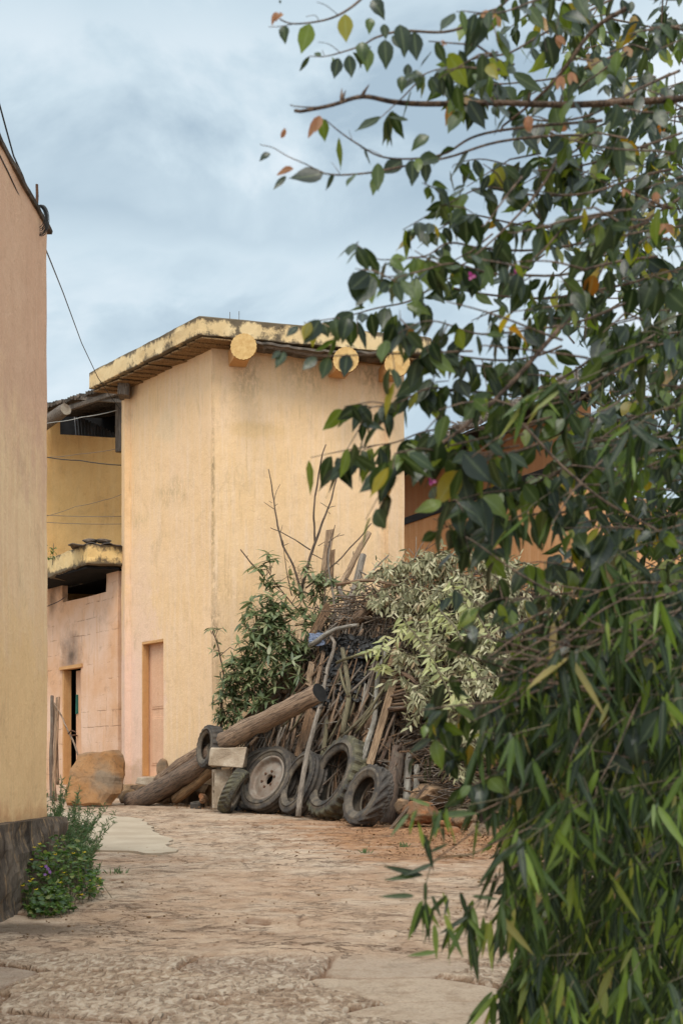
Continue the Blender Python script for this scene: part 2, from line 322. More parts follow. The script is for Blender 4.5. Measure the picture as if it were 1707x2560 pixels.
M['redrock'] = stone('orange laterite rock', lin((156, 102, 64)), lin((138, 88, 56)), lin((122, 94, 70)), 6)
M['greyrock'] = stone('grey brown rock', lin((130, 104, 80)), lin((156, 124, 94)), lin((110, 92, 74)), 5)
M['crumb'] = stone('lane crumbs', lin((176, 148, 118)), lin((150, 120, 90)), lin((120, 92, 66)), 9)
M['found'] = stone('mortared foundation rubble', lin((130, 102, 74)), lin((160, 128, 94)), lin((70, 54, 40)), 5, dk=.7)
M['plinth'] = None
def plinthmat():
    n = NT('mould blackened stone plinth'); p = n.pos; a = n.noise(p, 5, 9, .7, (1, 1, .5)); b = n.noise(p, 26, 6, .75, (1, 1, .5)); st = n.noise(p, 9, 6, .7, (2.4, 2.4, .3))
    col = n.mix(n.ramp(a, [(.36, 0.0), (.62, 1.0)]), (.05, .036, .027), (.17, .125, .09)); col = n.mix(n.m('MULTIPLY', n.ramp(st, [(.54, 0.0), (.62, 1.0)]), .8), col, lin((150, 120, 88)))
    col = n.mix(n.m('MULTIPLY', n.ramp(b, [(.55, 0.0), (.7, 1.0)]), .6), col, (.02, .016, .012))
    n.bump(n.m('ADD', a, n.m('MULTIPLY', b, .6)), .9, .04); return n.fin(col, .95, .15)
M['plinth'] = plinthmat()
M['coping'] = stone('lichen blackened coping', (.09, .07, .055), (.16, .12, .09), (.05, .04, .03), 9)
M['bark'] = wood('brown bark', (.17, .10, .062), (.25, .155, .10), (.045, .028, .02), 1.2)
M['log'] = wood('stripped brown log', (.30, .185, .11), (.42, .27, .17), (.08, .045, .028), 1.1)
M['redlog'] = wood('reddish bark trunk', (.10, .06, .04), (.15, .09, .06), (.04, .026, .02), 1.0, moss=(.14, .11, .08))
M['orangelog'] = wood('orange peeled log', (.28, .16, .075), (.34, .20, .10), (.12, .065, .03))
M['grey'] = wood('grey stick bark', (.25, .195, .15), (.34, .275, .215), (.09, .07, .055), .8)
M['pale'] = wood('pale mottled bark', (.33, .29, .235), (.40, .36, .30), (.14, .11, .09), .9, moss=(.16, .14, .11))
M['green'] = wood('greenish young stick', (.16, .13, .065), (.22, .18, .10), (.07, .055, .03), .8)
M['plank'] = wood('raw sawn plank', (.38, .24, .14), (.50, .33, .20), (.15, .09, .05), .8)
M['oldplank'] = wood('old brown plank', (.29, .165, .09), (.40, .24, .14), (.08, .05, .03), .9)
M['twig'] = wood('dark dead twig', (.13, .082, .054), (.22, .15, .10), (.03, .02, .016), .8)
M['endwood'] = stone('sawn log end', (.26, .20, .14), (.34, .27, .2), (.18, .13, .09), 14)
M['char'] = simple('charred log end', (.022, .019, .017), .8, .3)
def rubber(name, dusty):
    n = NT(name); a = n.noise(n.pos, 6, 6, .7); b = n.noise(n.pos, 40, 4, .7)
    col = n.mix(n.ramp(a, [(.36, 0.0), (.62, 1.0)]), (.045, .038, .033), dusty); col = n.mix(n.m('MULTIPLY', n.ramp(b, [(.5, 0.0), (.7, 1.0)]), .4), col, (.02, .018, .016))
    n.bump(b, .3, .006); return n.fin(col, .8, .3)
M['rubber'] = rubber('dusty black rubber', (.085, .066, .05)); M['sidewall'] = rubber('dusty tyre sidewall', (.165, .127, .088)); M['mossrubber'] = rubber('mossy dusty rubber', (.125, .108, .06))
M['rim'] = simple('rusted steel rim', (.27, .225, .18), .65, .35, c2=(.19, .125, .085), scale=7, metal=.15)
M['rust'] = simple('rust', (.22, .08, .035), .9, .2)
M['concrete'] = stone('grey cement block', lin((186, 168, 146)), lin((170, 150, 128)), lin((158, 138, 116)), 7, dk=.3)
M['cableb'] = simple('black cable', (.02, .02, .02), .6, .4); M['wireg'] = simple('grey wire', (.16, .13, .1), .6, .4); M['paleg'] = simple('pale cord', (.4, .38, .34), .7, .3)
M['iron'] = simple('rusty iron rod', (.12, .06, .035), .9, .2)
M['cloth'] = simple('faded blue cloth', lin((120, 128, 146)), .95, .1, c2=lin((98, 104, 122)), scale=20)
M['plastic'] = simple('crumpled black plastic', (.022, .020, .019), .55, .3, c2=(.045, .04, .036), scale=9)
M['greenpaint'] = simple('flaking green paint', (.025, .12, .085), .8, .2, c2=(.03, .085, .06), scale=20)
M['stripe'] = simple('black painted band', (.015, .013, .012), .7, .3)
M['brownwall'] = plaster('brown limewash', lin((150, 102, 66)), lin((160, 110, 74)), lin((164, 120, 84)), dirt_amt=.4)
M['thatch'] = None
M['flowp'] = leafmat('magenta bract', [(0, (.22, .01, .09)), (1, (.30, .02, .16))], .35); M['flowo'] = leafmat('dry orange bract', [(0, (.34, .12, .03)), (.5, (.30, .16, .09)), (1, (.25, .06, .03))], .35, .7)
M['flowy'] = leafmat('yellow petal', [(0, (.65, .48, .02)), (1, (.7, .55, .05))], .3); M['flowv'] = leafmat('violet petal', [(0, (.35, .16, .45)), (1, (.42, .22, .5))], .3)
M['leaf'] = leafmat('glossy bougainvillea leaf', [(0, (.009, .017, .006)), (.38, (.016, .028, .008)), (.68, (.028, .046, .010)), (.82, (.058, .090, .015)), (.92, (.11, .155, .02)), (.96, (.17, .19, .025)), (.985, (.26, .20, .02)), (1, (.24, .10, .025))], .42, .33, spec=.5, hue=.485)
M['bamboo'] = leafmat('bamboo leaf', [(0, (.008, .017, .004)), (.38, (.017, .032, .007)), (.62, (.036, .064, .012)), (.78, (.08, .13, .020)), (.92, (.14, .20, .03)), (.975, (.22, .22, .05)), (1, (.27, .17, .08))], .42, .44, spec=.35, hue=.48)
M['hedge'] = leafmat('dark hedge leaf', [(0, (.012, .024, .008)), (.6, (.022, .042, .012)), (.9, (.06, .08, .02)), (1, (.13, .09, .04))], .25, .45)
M['gleaf'] = leafmat('dark green whorled leaf', [(0, (.055, .074, .030)), (.45, (.095, .120, .048)), (.8, (.17, .19, .085)), (1, (.26, .25, .13))], .22, .45)
M['dleaf'] = leafmat('wilted pale leaf', [(0, (.10, .095, .048)), (.3, (.20, .185, .10)), (.6, (.34, .31, .18)), (.85, (.50, .45, .29)), (1, (.28, .18, .10))], .2, .65, spec=.25)
M['pleaf'] = leafmat('yellow green drying leaf', [(0, (.24, .25, .10)), (.6, (.38, .38, .17)), (1, (.48, .44, .22))], .3, .55)
M['weed'] = leafmat('feathery weed leaf', [(0, (.05, .085, .03)), (.7, (.085, .135, .05)), (1, (.14, .16, .07))], .3, .6)
M['clover'] = leafmat('bright low leaf', [(0, (.025, .055, .012)), (.5, (.05, .095, .018)), (.85, (.10, .16, .03)), (1, (.20, .20, .06))], .35, .45)
M['litter'] = leafmat('dry leaf litter', [(0, (.10, .045, .02)), (.5, (.20, .10, .05)), (1, (.32, .2, .11))], .1, .8, spec=.2)
M['soil'] = stone('red brown soil', lin((160, 114, 80)), lin((140, 98, 68)), lin((120, 84, 60)), 5, dk=.5)
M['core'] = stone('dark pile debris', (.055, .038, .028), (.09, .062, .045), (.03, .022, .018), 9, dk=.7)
# ------------------------------------------------------------------ ground: one sheet, dense where the lane is seen
def hsh(i, j, s):
    n = (i.astype(np.int64)*374761393+j.astype(np.int64)*668265263+s*974711) & 0x7fffffff
    n = ((n ^ (n >> 13))*1274126177) & 0x7fffffff; return ((n ^ (n >> 16)) & 0xffff)/65535.0
def vn(x, y, s=0):
    i, j = np.floor(x), np.floor(y); u, v = x-i, y-j; u = u*u*(3-2*u); v = v*v*(3-2*v)
    return (hsh(i, j, s)*(1-u)+hsh(i+1, j, s)*u)*(1-v)+(hsh(i, j+1, s)*(1-u)+hsh(i+1, j+1, s)*u)*v-.5
def fbm(x, y, o=5, s=0, g=.5):
    r = 0; a = 1
    for k in range(o): r = r+a*vn(x*2**k+k*17.3, y*2**k+k*9.1, s+k); a *= g
    return r
def ss(a, b, x): t = np.clip((x-a)/(b-a), 0, 1); return t*t*(3-2*t)
def voredge(x, y, s=3):
    i, j = np.floor(x), np.floor(y); d1 = np.full(x.shape, 9.0); d2 = d1.copy(); idd = np.zeros(x.shape)
    for di in (-1, 0, 1):
        for dj in (-1, 0, 1):
            cx_, cy_ = i+di, j+dj; d = np.hypot(cx_+.12+.76*hsh(cx_, cy_, s)-x, cy_+.12+.76*hsh(cx_, cy_, s+50)-y); h = hsh(cx_, cy_, s+99)
            n_ = d < d1; d2 = np.where(n_, d1, np.minimum(d2, d)); idd = np.where(n_, h, idd); d1 = np.where(n_, d, d1)
    return d2-d1, idd
xs = np.concatenate([-np.geomspace(300, 4.4, 22), np.linspace(-4.2, 3.2, 380), np.geomspace(3.4, 300, 24)])
ys = np.concatenate([[-60, -20, -5, 0, 3, 4.5], 1/np.linspace(1/5.2, 1/22.5, 560), np.geomspace(23.2, 900, 22)])
X, Y = np.meshgrid(xs, ys)
fl = ss(7.55, 7.15, Y+.35*fbm(X*1.3, Y*1.3, 3, 5)+.05*X)                       # flagstones nearest the camera
ed, sid = voredge(X*1.25+.16*fbm(X*2, Y*2, 3, 8), Y*1.9+.2*fbm(X*2, Y*2, 3, 9))
joint = ss(.055, .012, ed+.025*fbm(X*9, Y*9, 3, 4))*fl
chis = (.5-np.abs(vn(X*17+3*vn(X*4, Y*4, 3), Y*7, 21))*2)*.020+.014*fbm(X*24, Y*14, 3, 31)   # chiselled dimples
rough_ = ss(.35, .5, sid)
z = fl*((sid-.5)*.022+rough_*chis*.35+(1-rough_)*.005*fbm(X*7, Y*7, 4, 2)-joint*.022)
con = (1-fl)
rd = 1-np.abs(fbm(X*1.1+4, Y*.8, 4, 40, .55))*5.5; crack = ss(.86, .99, rd)*ss(-.12, .15, fbm(X*.6, Y*.6, 3, 60))
rd2 = 1-np.abs(fbm(X*3.5, Y*2.6, 4, 44, .55))*5.5; crack2 = ss(.84, .99, rd2)*ss(-.05, .2, fbm(X*.9+7, Y*.7, 3, 66))
z = z+con*(.013*fbm(X*1.4, Y*1.1, 6, 71, .6)+.007*fbm(X*9, Y*7, 3, 77)-.012*crack-.010*crack2)
pit = rough_*fl*ss(.004, -.012, chis)*.55
dirt = np.clip(joint+pit+con*(crack*.8+crack2*.6+ss(.12, .4, fbm(X*3, Y*3.2, 5, 81, .65))*.3), 0, 1)
gz_ = .04*np.clip(Y, -20, 25); amp = np.where((np.abs(X) < 4.3) & (Y > 4.5) & (Y < 23), 1, 0)
bank = ss(1.2, 3.2, X-.05*(Y-8))*.5*(Y > 6)
Z = gz_+z*amp+bank
nx, ny = len(xs), len(ys); vv = np.stack([X, Y, Z], -1).reshape(-1, 3)
ii = np.arange(nx*ny).reshape(ny, nx); ff = np.stack([ii[:-1, :-1], ii[:-1, 1:], ii[1:, 1:], ii[1:, :-1]], -1).reshape(-1, 4)
me = bpy.data.meshes.new('ground'); me.from_pydata(vv.tolist(), [], ff.tolist())
for nm_, arr in (('joint', dirt), ('flag', fl), ('sid', sid)): a_ = me.attributes.new(nm_, 'FLOAT', 'POINT'); a_.data.foreach_set('value', arr.reshape(-1).astype(np.float32))
me.polygons.foreach_set('use_smooth', [True]*len(me.polygons))
n = NT('worn concrete lane and flagstones'); p = n.pos; a = n.noise(p, 1.1, 6, .62); b = n.noise(p, 9, 7, .7, (1, 1.0, 1)); c = n.noise(p, 60, 5, .75); d = n.noise(p, 3, 6, .65)
col = n.mix(n.ramp(a, [(.36, 0.0), (.62, 1.0)]), lin((194, 167, 141)), lin((180, 150, 123)))
col = n.mix(n.m('MULTIPLY', n.ramp(d, [(.44, 0.0), (.64, 1.0)]), .5), col, lin((200, 180, 158)))
sidc = n.attr('sid'); col = n.mix(n.m('MULTIPLY', n.attr('flag'), .8), col, n.ramp(sidc, [(0.0, lin((186, 166, 144))), (.35, lin((160, 142, 126))), (.65, lin((178, 152, 126))), (1.0, lin((194, 174, 152)))]))
col = n.mix(n.m('MULTIPLY', n.ramp(b, [(.50, 0.0), (.68, 1.0)]), .45), col, lin((136, 106, 78)))
col = n.mix(n.m('MULTIPLY', n.ramp(c, [(.50, 0.0), (.68, 1.0)]), .42), col, lin((108, 84, 62)))
col = n.mix(n.m('MULTIPLY', n.ramp(n.noise(p, 95, 3, .8), [(.62, 0.0), (.74, 1.0)]), .4), col, lin((206, 190, 168)))
col = n.mix(n.m('MULTIPLY', n.attr('joint'), .82), col, lin((116, 80, 54)))
for bb in ((onground(960, 15.5), (1.3, 2.6, 2), .85), (onground(1010, 13.0), (.75, 1.4, 2), .6), (onground(1350, 14.5), (2.4, 4, 3), .95), (onground(820, 17.2), (1.6, .9, 2), .55), (onground(700, 10.5), (1.5, 1.2, 2), .2), (onground(330, 12.4), (.8, .5, 2), .35)):
    sc_o = n.mix(n.ramp(b, [(.4, 0.0), (.6, 1.0)]), lin((172, 126, 88)), lin((146, 102, 70))); col = n.mix(n.m('MULTIPLY', n.blob(bb[0], bb[1], d, .7), bb[2]), col, sc_o)
col = n.mix(n.m('MULTIPLY', n.blob(onground(60, 8.3), (.7, .35, 1), d, .6), .75), col, (.07, .05, .035))
chz = n.noise(p, 26, 2, .45, (1.25, .5, 1), .8); rgh = n.m('MULTIPLY', n.attr('flag'), n.ramp(n.attr('sid'), [(.30, 0.0), (.38, 1.0)])); chm = n.m('MULTIPLY', n.ramp(chz, [(.34, 1.0), (.50, 0.0)]), rgh)
col = n.mix(n.m('MULTIPLY', chm, .5), col, lin((120, 96, 74))); col = n.mix(n.m('MULTIPLY', n.m('MULTIPLY', n.ramp(chz, [(.56, 0.0), (.66, 1.0)]), rgh), .4), col, lin((214, 200, 180)))
def lines(scv, w_, dt, ro): q = n.noise(p, scv, dt, ro, (.75, 1, 1), .5); return n.ramp(n.m('ABSOLUTE', n.m('SUBTRACT', q, .5)), [(w_*.35, 1.0), (w_, 0.0)])
patch = n.ramp(n.noise(p, .8, 5, .65), [(.42, 0.0), (.60, 1.0)]); patch2 = n.ramp(n.noise(p, 1.9, 5, .65), [(.44, 0.0), (.58, 1.0)])
l1 = n.m('MULTIPLY', lines(1.7, .010, 9, .66), n.m('MULTIPLY', patch, .75)); l2 = n.m('MULTIPLY', lines(4.2, .016, 8, .66), n.m('MULTIPLY', patch2, .5)); l3 = n.m('MULTIPLY', n.ramp(n.noise(p, 16, 9, .75, (.55, 1, 1)), [(.58, 0.0), (.68, 1.0)]), .4)
lt = n.m('MULTIPLY', n.m('MAXIMUM', l1, n.m('MAXIMUM', l2, n.m('MULTIPLY', l3, patch))), n.m('SUBTRACT', 1.0, n.m('MULTIPLY', n.attr('flag'), .78))); col = n.mix(lt, col, lin((94, 66, 46)))
n.bump(n.m('SUBTRACT', n.m('ADD', n.m('MULTIPLY', b, 1.2), c), n.m('ADD', n.m('MULTIPLY', lt, 1.2), n.m('MULTIPLY', chm, 1.0))), 1.0, .02); me.materials.append(n.fin(col, .93, .18))
ground = bpy.data.objects.new('ground', me); C.objects.link(ground); tag(ground, kind='structure')
# smooth newer concrete strip by the house
edge = [gpt(x_, y_) for x_, y_ in ((246, 2128), (320, 2132), (400, 2138), (446, 2134), (420, 2118), (432, 2104), (388, 2086), (380, 2070), (358, 2052), (300, 2044), (215, 2036), (120, 2034), (60, 2080), (60, 2128), (150, 2130))]
m_ = MB(); k = len(edge); cen = sum(edge, Vector())/k; ring = []
for i in range(k):
    for t in range(6):
        q = edge[i].lerp(edge[(i+1) % k], t/6); q = q+Vector((mn.noise(q*3), mn.noise(q*3+Vector((9, 9, 9)))*2, 0))*.09; ring.append(q)
R_ = len(ring); vs = [(q.x, q.y, GZ(q.y)-.02) for q in ring]+[(q.x, q.y, GZ(q.y)+.020+.004*mn.noise(q*2)) for q in ring]+[(cen.x, cen.y, GZ(cen.y)+.026)]
m_.add(vs, [(i, (i+1) % R_, R_+(i+1) % R_, R_+i) for i in range(R_)]+[(R_+i, R_+(i+1) % R_, 2*R_) for i in range(R_)])
n = NT('smooth pale concrete'); a = n.noise(n.pos, 1.5, 6, .6); c = n.noise(n.pos, 40, 5, .7)
col = n.mix(n.ramp(a, [(.38, 0.0), (.62, 1.0)]), lin((168, 151, 130)), lin((150, 133, 112))); col = n.mix(n.m('MULTIPLY', n.ramp(c, [(.5, 0.0), (.7, 1.0)]), .3), col, lin((138, 114, 88))); n.bump(c, .4, .006)
tag(m_.build('path', n.fin(col, .9, .2)), kind='structure')
# ------------------------------------------------------------------ plaster house at the left
FX, FY = -2.18, 10.55
house = thing('plaster_house', 'tall terracotta plaster house at the left edge with a mould blackened stone plinth', 'house', (-4.7, 6, 0))
o = wall((FX, 2.0), (FX, FY), .90, 5.27, .25, inward=(-9, 5)).build('wall', M['house'], house, fix=.002, smooth=False); wobble(o, .014, 1.1, 1)
o = wall((FX-.252, FY-.002), (-8, FY-.002), .9, 5.27, .25, inward=(-5, 5), step=.5).build('wall', M['house'], house, fix=.002); wobble(o, .008, 1.1, 2)
m_ = MB().prism([(-8, 2), (FX-.25, 2), (FX-.25, FY-.25), (-8, FY-.25)], 5.0, 5.2); m_.build('ceiling', M['coping'], house)
m_ = MB(); Sy = [2+i*.12 for i in range(int((FY+.0-2)/.12)+2)]; Sy = [y for y in Sy if y < FY]+[FY+.05]
pr = [(FX+.022, 5.262), (FX+.03, 5.285), (FX+.015, 5.315), (FX-.30, 5.34), (FX-.30, 5.262)]; npf = len(pr)
m_.add([(x+.018*mn.noise(Vector((x, y*6, zz_*5))), y, zz_+.022*mn.noise(Vector((x*3, y*5, zz_)))) for y in Sy for x, zz_ in pr],
       [(i*npf+j, i*npf+(j+1) % npf, (i+1)*npf+(j+1) % npf, (i+1)*npf+j) for i in range(len(Sy)-1) for j in range(npf)]+[tuple(range(npf)), tuple((len(Sy)-1)*npf+j for j in range(npf))])
m_.build('roof_edge', M['coping'], house)
def rock(mb, c, r, seed=0, sub=3, amp=.28, flat=None, m=0):
    bm = bmesh.new(); bmesh.ops.create_icosphere(bm, subdivisions=sub, radius=1); vs = []
    for v in bm.verts:
        q = v.co.copy(); k = 1+amp*mn.noise(q*1.1+Vector((seed*3.7,)*3))+amp*.5*mn.noise(q*2.7+Vector((seed*1.9,)*3))+amp*.2*mn.noise(q*7+Vector((seed,)*3))
        q *= k
        if flat:
            for nrm, dd in flat:
                e_ = q.dot(Vector(nrm))-dd
                if e_ > 0: q -= Vector(nrm)*e_*.92
        vs.append(Vector(c)+Vector((q.x*r[0], q.y*r[1], q.z*r[2])))
    mb.add(vs, [tuple(v.index for v in f.verts) for f in bm.faces], m); bm.free(); return mb
m_ = MB(); ny_ = 70; nz_ = 12; PYS = [2+(FY+.16-2)*i/ny_ for i in range(ny_+1)]
def plx(y, t): return FX+.085+.05*(1-t)+.05*mn.noise(Vector((y*2.1, t*3, 4)))+.022*mn.noise(Vector((y*9, t*7, 2)))
vs = [(plx(y, j/nz_), y, (GZ(y)-.06)+(.925+.02*mn.noise(Vector((y*3, 1, 1)))-(GZ(y)-.06))*j/nz_) for y in PYS for j in range(nz_+1)]
fs = [(i*(nz_+1)+j, (i+1)*(nz_+1)+j, (i+1)*(nz_+1)+j+1, i*(nz_+1)+j+1) for i in range(ny_) for j in range(nz_)]
b0 = len(vs); vs += [(FX-.3, y, .93) for y in PYS]; fs += [(i*(nz_+1)+nz_, (i+1)*(nz_+1)+nz_, b0+i+1, b0+i) for i in range(ny_)]
b1 = len(vs); ye = PYS[-1]; vs += [(FX-.3-.5*t, ye+.02*mn.noise(Vector((t*4, 1, 1))), z_) for t in (0, 1, 2, 3, 6, 11) for z_ in (GZ(ye)-.06, .93)]
fs += [tuple([ny_*(nz_+1)+j for j in range(nz_+1)]+[b1+1, b1])]+[(b1+2*i, b1+2*i+2, b1+2*i+3, b1+2*i+1) for i in range(5)]
m_.add(vs, fs); m_.build('plinth', M['plinth'], house, fix=.001, smooth=False)
# rods, coil and cables on the house
def pt_house(px, py, Y): return P(px, py, Y)
t_ = MB().tube([P(92, 524, 10.3), P(94, 490, 10.3), P(93, 461, 10.3)], [.012, .011, .010], 7); tag(t_.build('metal_rod', M['iron'], origin=P(92, 524, 10.3)), 'taller rusty rod standing on the edge of the terracotta house roof', 'rod', 'rods on the house roof')
t_ = MB().tube([P(80, 520, 10.15), P(78, 494, 10.15)], [.011, .010], 7); tag(t_.build('metal_rod', M['iron'], origin=P(80, 520, 10.15)), 'shorter rusty rod stub left of the cable coil on the house roof', 'rod', 'rods on the house roof')
m_ = MB(); cc = P(101, 543, 10.28)
for q in range(7):
    r_ = .075+.008*q*.4; a0 = q*.5
    m_.tube([cc+Vector((cos(a)*r_*.55+q*.004-.01, sin(a*1+q)*.01, sin(a)*r_*(1.05+.03*q)-.004*q)) for a in [i*2*pi/24 for i in range(25)]], .003, 5, cap=False)
m_.tube([P(88, 507, 10.28), P(93, 521, 10.27), P(98, 525, 10.28), P(101, 520, 10.28)], .006, 5); m_.tube([P(112, 548, 10.28), P(112, 562, 10.3), P(106, 574, 10.3)], .003, 5)
tag(m_.build('cable_coil', M['cableb'], origin=cc, smooth=True), 'small coil of dark cable tied to the rusty rod on the house roof', 'cable coil')
def cable(name, pts, r, mat_, label, cat, group=None, k=10, sag=0):
    pts = [Vector(p) for p in pts]; out = []
    for i in range(len(pts)-1):
        for t in range(k): q = pts[i].lerp(pts[i+1], t/k); q.z -= sag*4*(t/k)*(1-t/k); out.append(q)
    out.append(pts[-1]); return tag(MB().tube(out, r, 5).build(name, mat_, origin=pts[0], smooth=True), label, cat, group)
cable('power_cable', [P(-30, 150, 8.4), P(12, 306, 9.2), P(35, 390, 9.6), P(58, 440, 9.9), P(76, 492, 10.15)], .006, M['cableb'], 'black cable coming down through the sky to the rods on the house roof', 'cable')
cable('power_cable', [P(-20, 345, 8.7), P(0, 388, 9.06), P(22, 432, 9.3), P(45, 482, 9.6), P(70, 535, 10.0), P(84, 556, 10.2), P(97, 592, 10.4)], .005, M['cableb'], 'thin cable pinned along the top of the terracotta house wall', 'cable')
cable('power_cable', [P(82, 548, 10.15), P(92, 575, 10.35), P(104, 596, 10.6), P(124, 645, 12), P(158, 730, 15), P(205, 858, 18.8), P(246, 945, 21.8), P(280, 995, 22.7), P(303, 1025, 22.8)], .006, M['cableb'], 'black cable slanting through the sky from the house roof to the yellow tower', 'cable')
# ------------------------------------------------------------------ yellow tower
a_, b_, c_ = Vector((-3.52, 22.8)), Vector((-1.865, 20.5)), Vector((.942, 21.4)); d_ = a_+(c_-b_); WT = 7.45
cenT = (a_+b_+c_+d_)/4
tower = thing('tower_house', 'tall yellow limewashed building with overhanging parapet roof and scalloped round beam ends', 'building', (cenT.x, cenT.y, GZ(20.5)))
Lf = (b_-a_).length; e1 = (b_-a_).normalized(); e2 = (c_-b_).normalized()
def s_at(px):                                     # where the view ray of a photo column meets the left face
    k = (px-853.5)/F; s = (k*a_.y-a_.x)/(e1.x-k*e1.y); return s
DS0, DS1, DZ0, DZ1 = s_at(355), s_at(409), 1.2+(1950-1940)/F*21.9, 1.2+(1950-1600)/F*21.9
o = wall(a_, b_, .4, WT, .35, holes=[(DS0, DS1, DZ0, DZ1)], inward=cenT).build('wall', M['tower'], tower, fix=.002); wobble(o, .010, .9, 3)
o = wall(b_+e1*-.0, c_, .4, WT, .30, inward=cenT).build('wall', M['tower'], tower, fix=.002); wobble(o, .010, .9, 4)
wall(c_, d_, .4, WT, .3, inward=cenT, step=.6).build('wall', M['tower'], tower, fix=.002); wall(d_, a_, .4, WT, .3, inward=cenT, step=.6).build('wall', M['tower'], tower, fix=.002)
inn = Vector((-e1.y, e1.x)); inn = inn if (cenT-a_).dot(inn) > 0 else -inn
def face(s, z, depth): q = a_+e1*s+inn*depth; return Vector((q.x, q.y, z))
Mf = Matrix(((e1.x, inn.x, 0), (e1.y, inn.y, 0), (0, 0, 1)))
m_ = MB(); dm = (DS0+DS1)/2; dw = DS1-DS0
m_.box(face(dm, (DZ0+DZ1)/2, .155), dw+.06, .05, DZ1-DZ0+.06, Mf)
door = m_.build('door', M['doorpink'], tower)
m_ = MB()
for u0, u1, v0, v1 in ((.14, .86, .50, .94), (.14, .86, .08, .44)):
    for q in range(2):
        ins = .03*q; m_.box(face(DS0+dw*(u0+u1)/2, DZ0+(DZ1-DZ0)*(v0+v1)/2, .126-.006*q), dw*(u1-u0)-2*ins, .012, (DZ1-DZ0)*(v1-v0)-2*ins, Mf)
m_.build('panel', M['doorpink'], door, bevel=.004)
m_ = MB(); hs = face(DS1-.06, DZ0+(DZ1-DZ0)*.53, .13); m_.tube([hs+Vector((0, 0, -.07)), hs-Vector((inn.x, inn.y, 0))*.05+Vector((0, 0, -.03)), hs-Vector((inn.x, inn.y, 0))*.05+Vector((0, 0, .03)), hs+Vector((0, 0, .07))], .012, 6); m_.build('handle', M['rust'], door)
m_ = MB(); m_.box(face(DS0+.012, (DZ0+DZ1)/2, .06), .03, .11, DZ1-DZ0-.005, Mf, j=.004); m_.box(face(dm, DZ1-.02, .06), dw-.004, .11, .035, Mf, j=.004); m_.build('door_frame', M['doorjamb'], tower)
# roof slab: two rendered fascias on a parallelogram slab
RA, RB, RC = Vector((-4.04, 22.8)), Vector((-2.01, 20.0)), Vector((1.326, 21.0)); RD = RA+(RC-RB); ZF0, ZF1 = 7.46, 7.74
def ring_pts(poly, step):
    out = []
    for i in range(len(poly)):
        p0, p1 = poly[i], poly[(i+1) % len(poly)]; k_ = max(1, int((p1-p0).length/step))
        out += [p0.lerp(p1, t/k_) for t in range(k_)]
    return out
rp = ring_pts([RA, RB, RC, RD], .07); rc = (RA+RC)/2; K = len(rp); m_ = MB(); vs = []
lev = [(ZF0, .05), (ZF0+.012, .0), (ZF0+.09, 0), (ZF0+.19, 0), (ZF1-.02, 0), (ZF1, .035)]
for q in rp:
    for zi, (z_, ins) in enumerate(lev):
        dr = (rc-q).normalized(); nz1 = mn.noise(Vector((q.x*4, q.y*4, z_*6))); nz2 = mn.noise(Vector((q.x*13, q.y*13, z_*9)))
        ins2 = ins+(.014*nz1+.01*nz2); zz_ = z_+(.018*nz1+.014*nz2 if zi in (0, 1, 5, 4) else 0); vs.append((q.x+dr.x*ins2, q.y+dr.y*ins2, zz_))
nl = len(lev); fs = [(i*nl+j, ((i+1) % K)*nl+j, ((i+1) % K)*nl+j+1, i*nl+j+1) for i in range(K) for j in range(nl-1)]+[tuple(i*nl+nl-1 for i in range(K)), tuple(i*nl for i in reversed(range(K)))]
m_.add(vs, fs); roof = m_.build('roof', M['fascia'], tower)
# soffit boards under both overhangs, with dark joints
m_ = MB(); off = Vector((.07, .03)); nb = 15
for i in range(nb):                                                   # left overhang: boards across it
    t0, t1 = i/nb+.004, (i+1)/nb-.004; A0 = RA.lerp(RB, t0); A1 = RA.lerp(RB, t1); w0 = e2*1.05
    A0 = A0+e2*.06; A1 = A1+e2*.06; zz_ = ZF0-.022-rng.uniform(0, .02); zz2 = zz_-rng.uniform(.004, .02)
    m_.add([(A0.x, A0.y, zz_), (A1.x, A1.y, zz2), (A1.x+w0.x, A1.y+w0.y, zz2), (A0.x+w0.x, A0.y+w0.y, zz_), (A0.x, A0.y, zz_+.02), (A1.x, A1.y, zz2+.02), (A1.x+w0.x, A1.y+w0.y, zz2+.02), (A0.x+w0.x, A0.y+w0.y, zz_+.02)],
           [(0, 1, 2, 3), (7, 6, 5, 4), (0, 4, 5, 1), (1, 5, 6, 2), (2, 6, 7, 3), (3, 7, 4, 0)])
B0 = RB+Vector((.09, .09)); 
for i in range(4):                                                    # front overhang: boards along it
    q0 = RB.lerp(RA, .03+i*.045)+e2*.10; q1 = RC.lerp(RD, .03+i*.045)-e2*.04; w1 = (RA-RB).normalized()*.13; zz_ = ZF0-.03-.012*(i % 2)
    m_.add([(q0.x, q0.y, zz_), (q1.x, q1.y, zz_-.02), (q1.x+w1.x, q1.y+w1.y, zz_-.02), (q0.x+w1.x, q0.y+w1.y, zz_), (q0.x, q0.y, zz_+.03), (q1.x, q1.y, zz_+.01), (q1.x+w1.x, q1.y+w1.y, zz_+.01), (q0.x+w1.x, q0.y+w1.y, zz_+.03)],
           [(0, 1, 2, 3), (7, 6, 5, 4), (0, 4, 5, 1), (1, 5, 6, 2), (2, 6, 7, 3), (3, 7, 4, 0)])
m_.build('soffit', M['soffit'], tower)
m_ = MB().box((-1.865-1.55, 22.42, 7.36), .16, .35, .26, j=.02); m_.build('bracket', M['greywood'], tower)
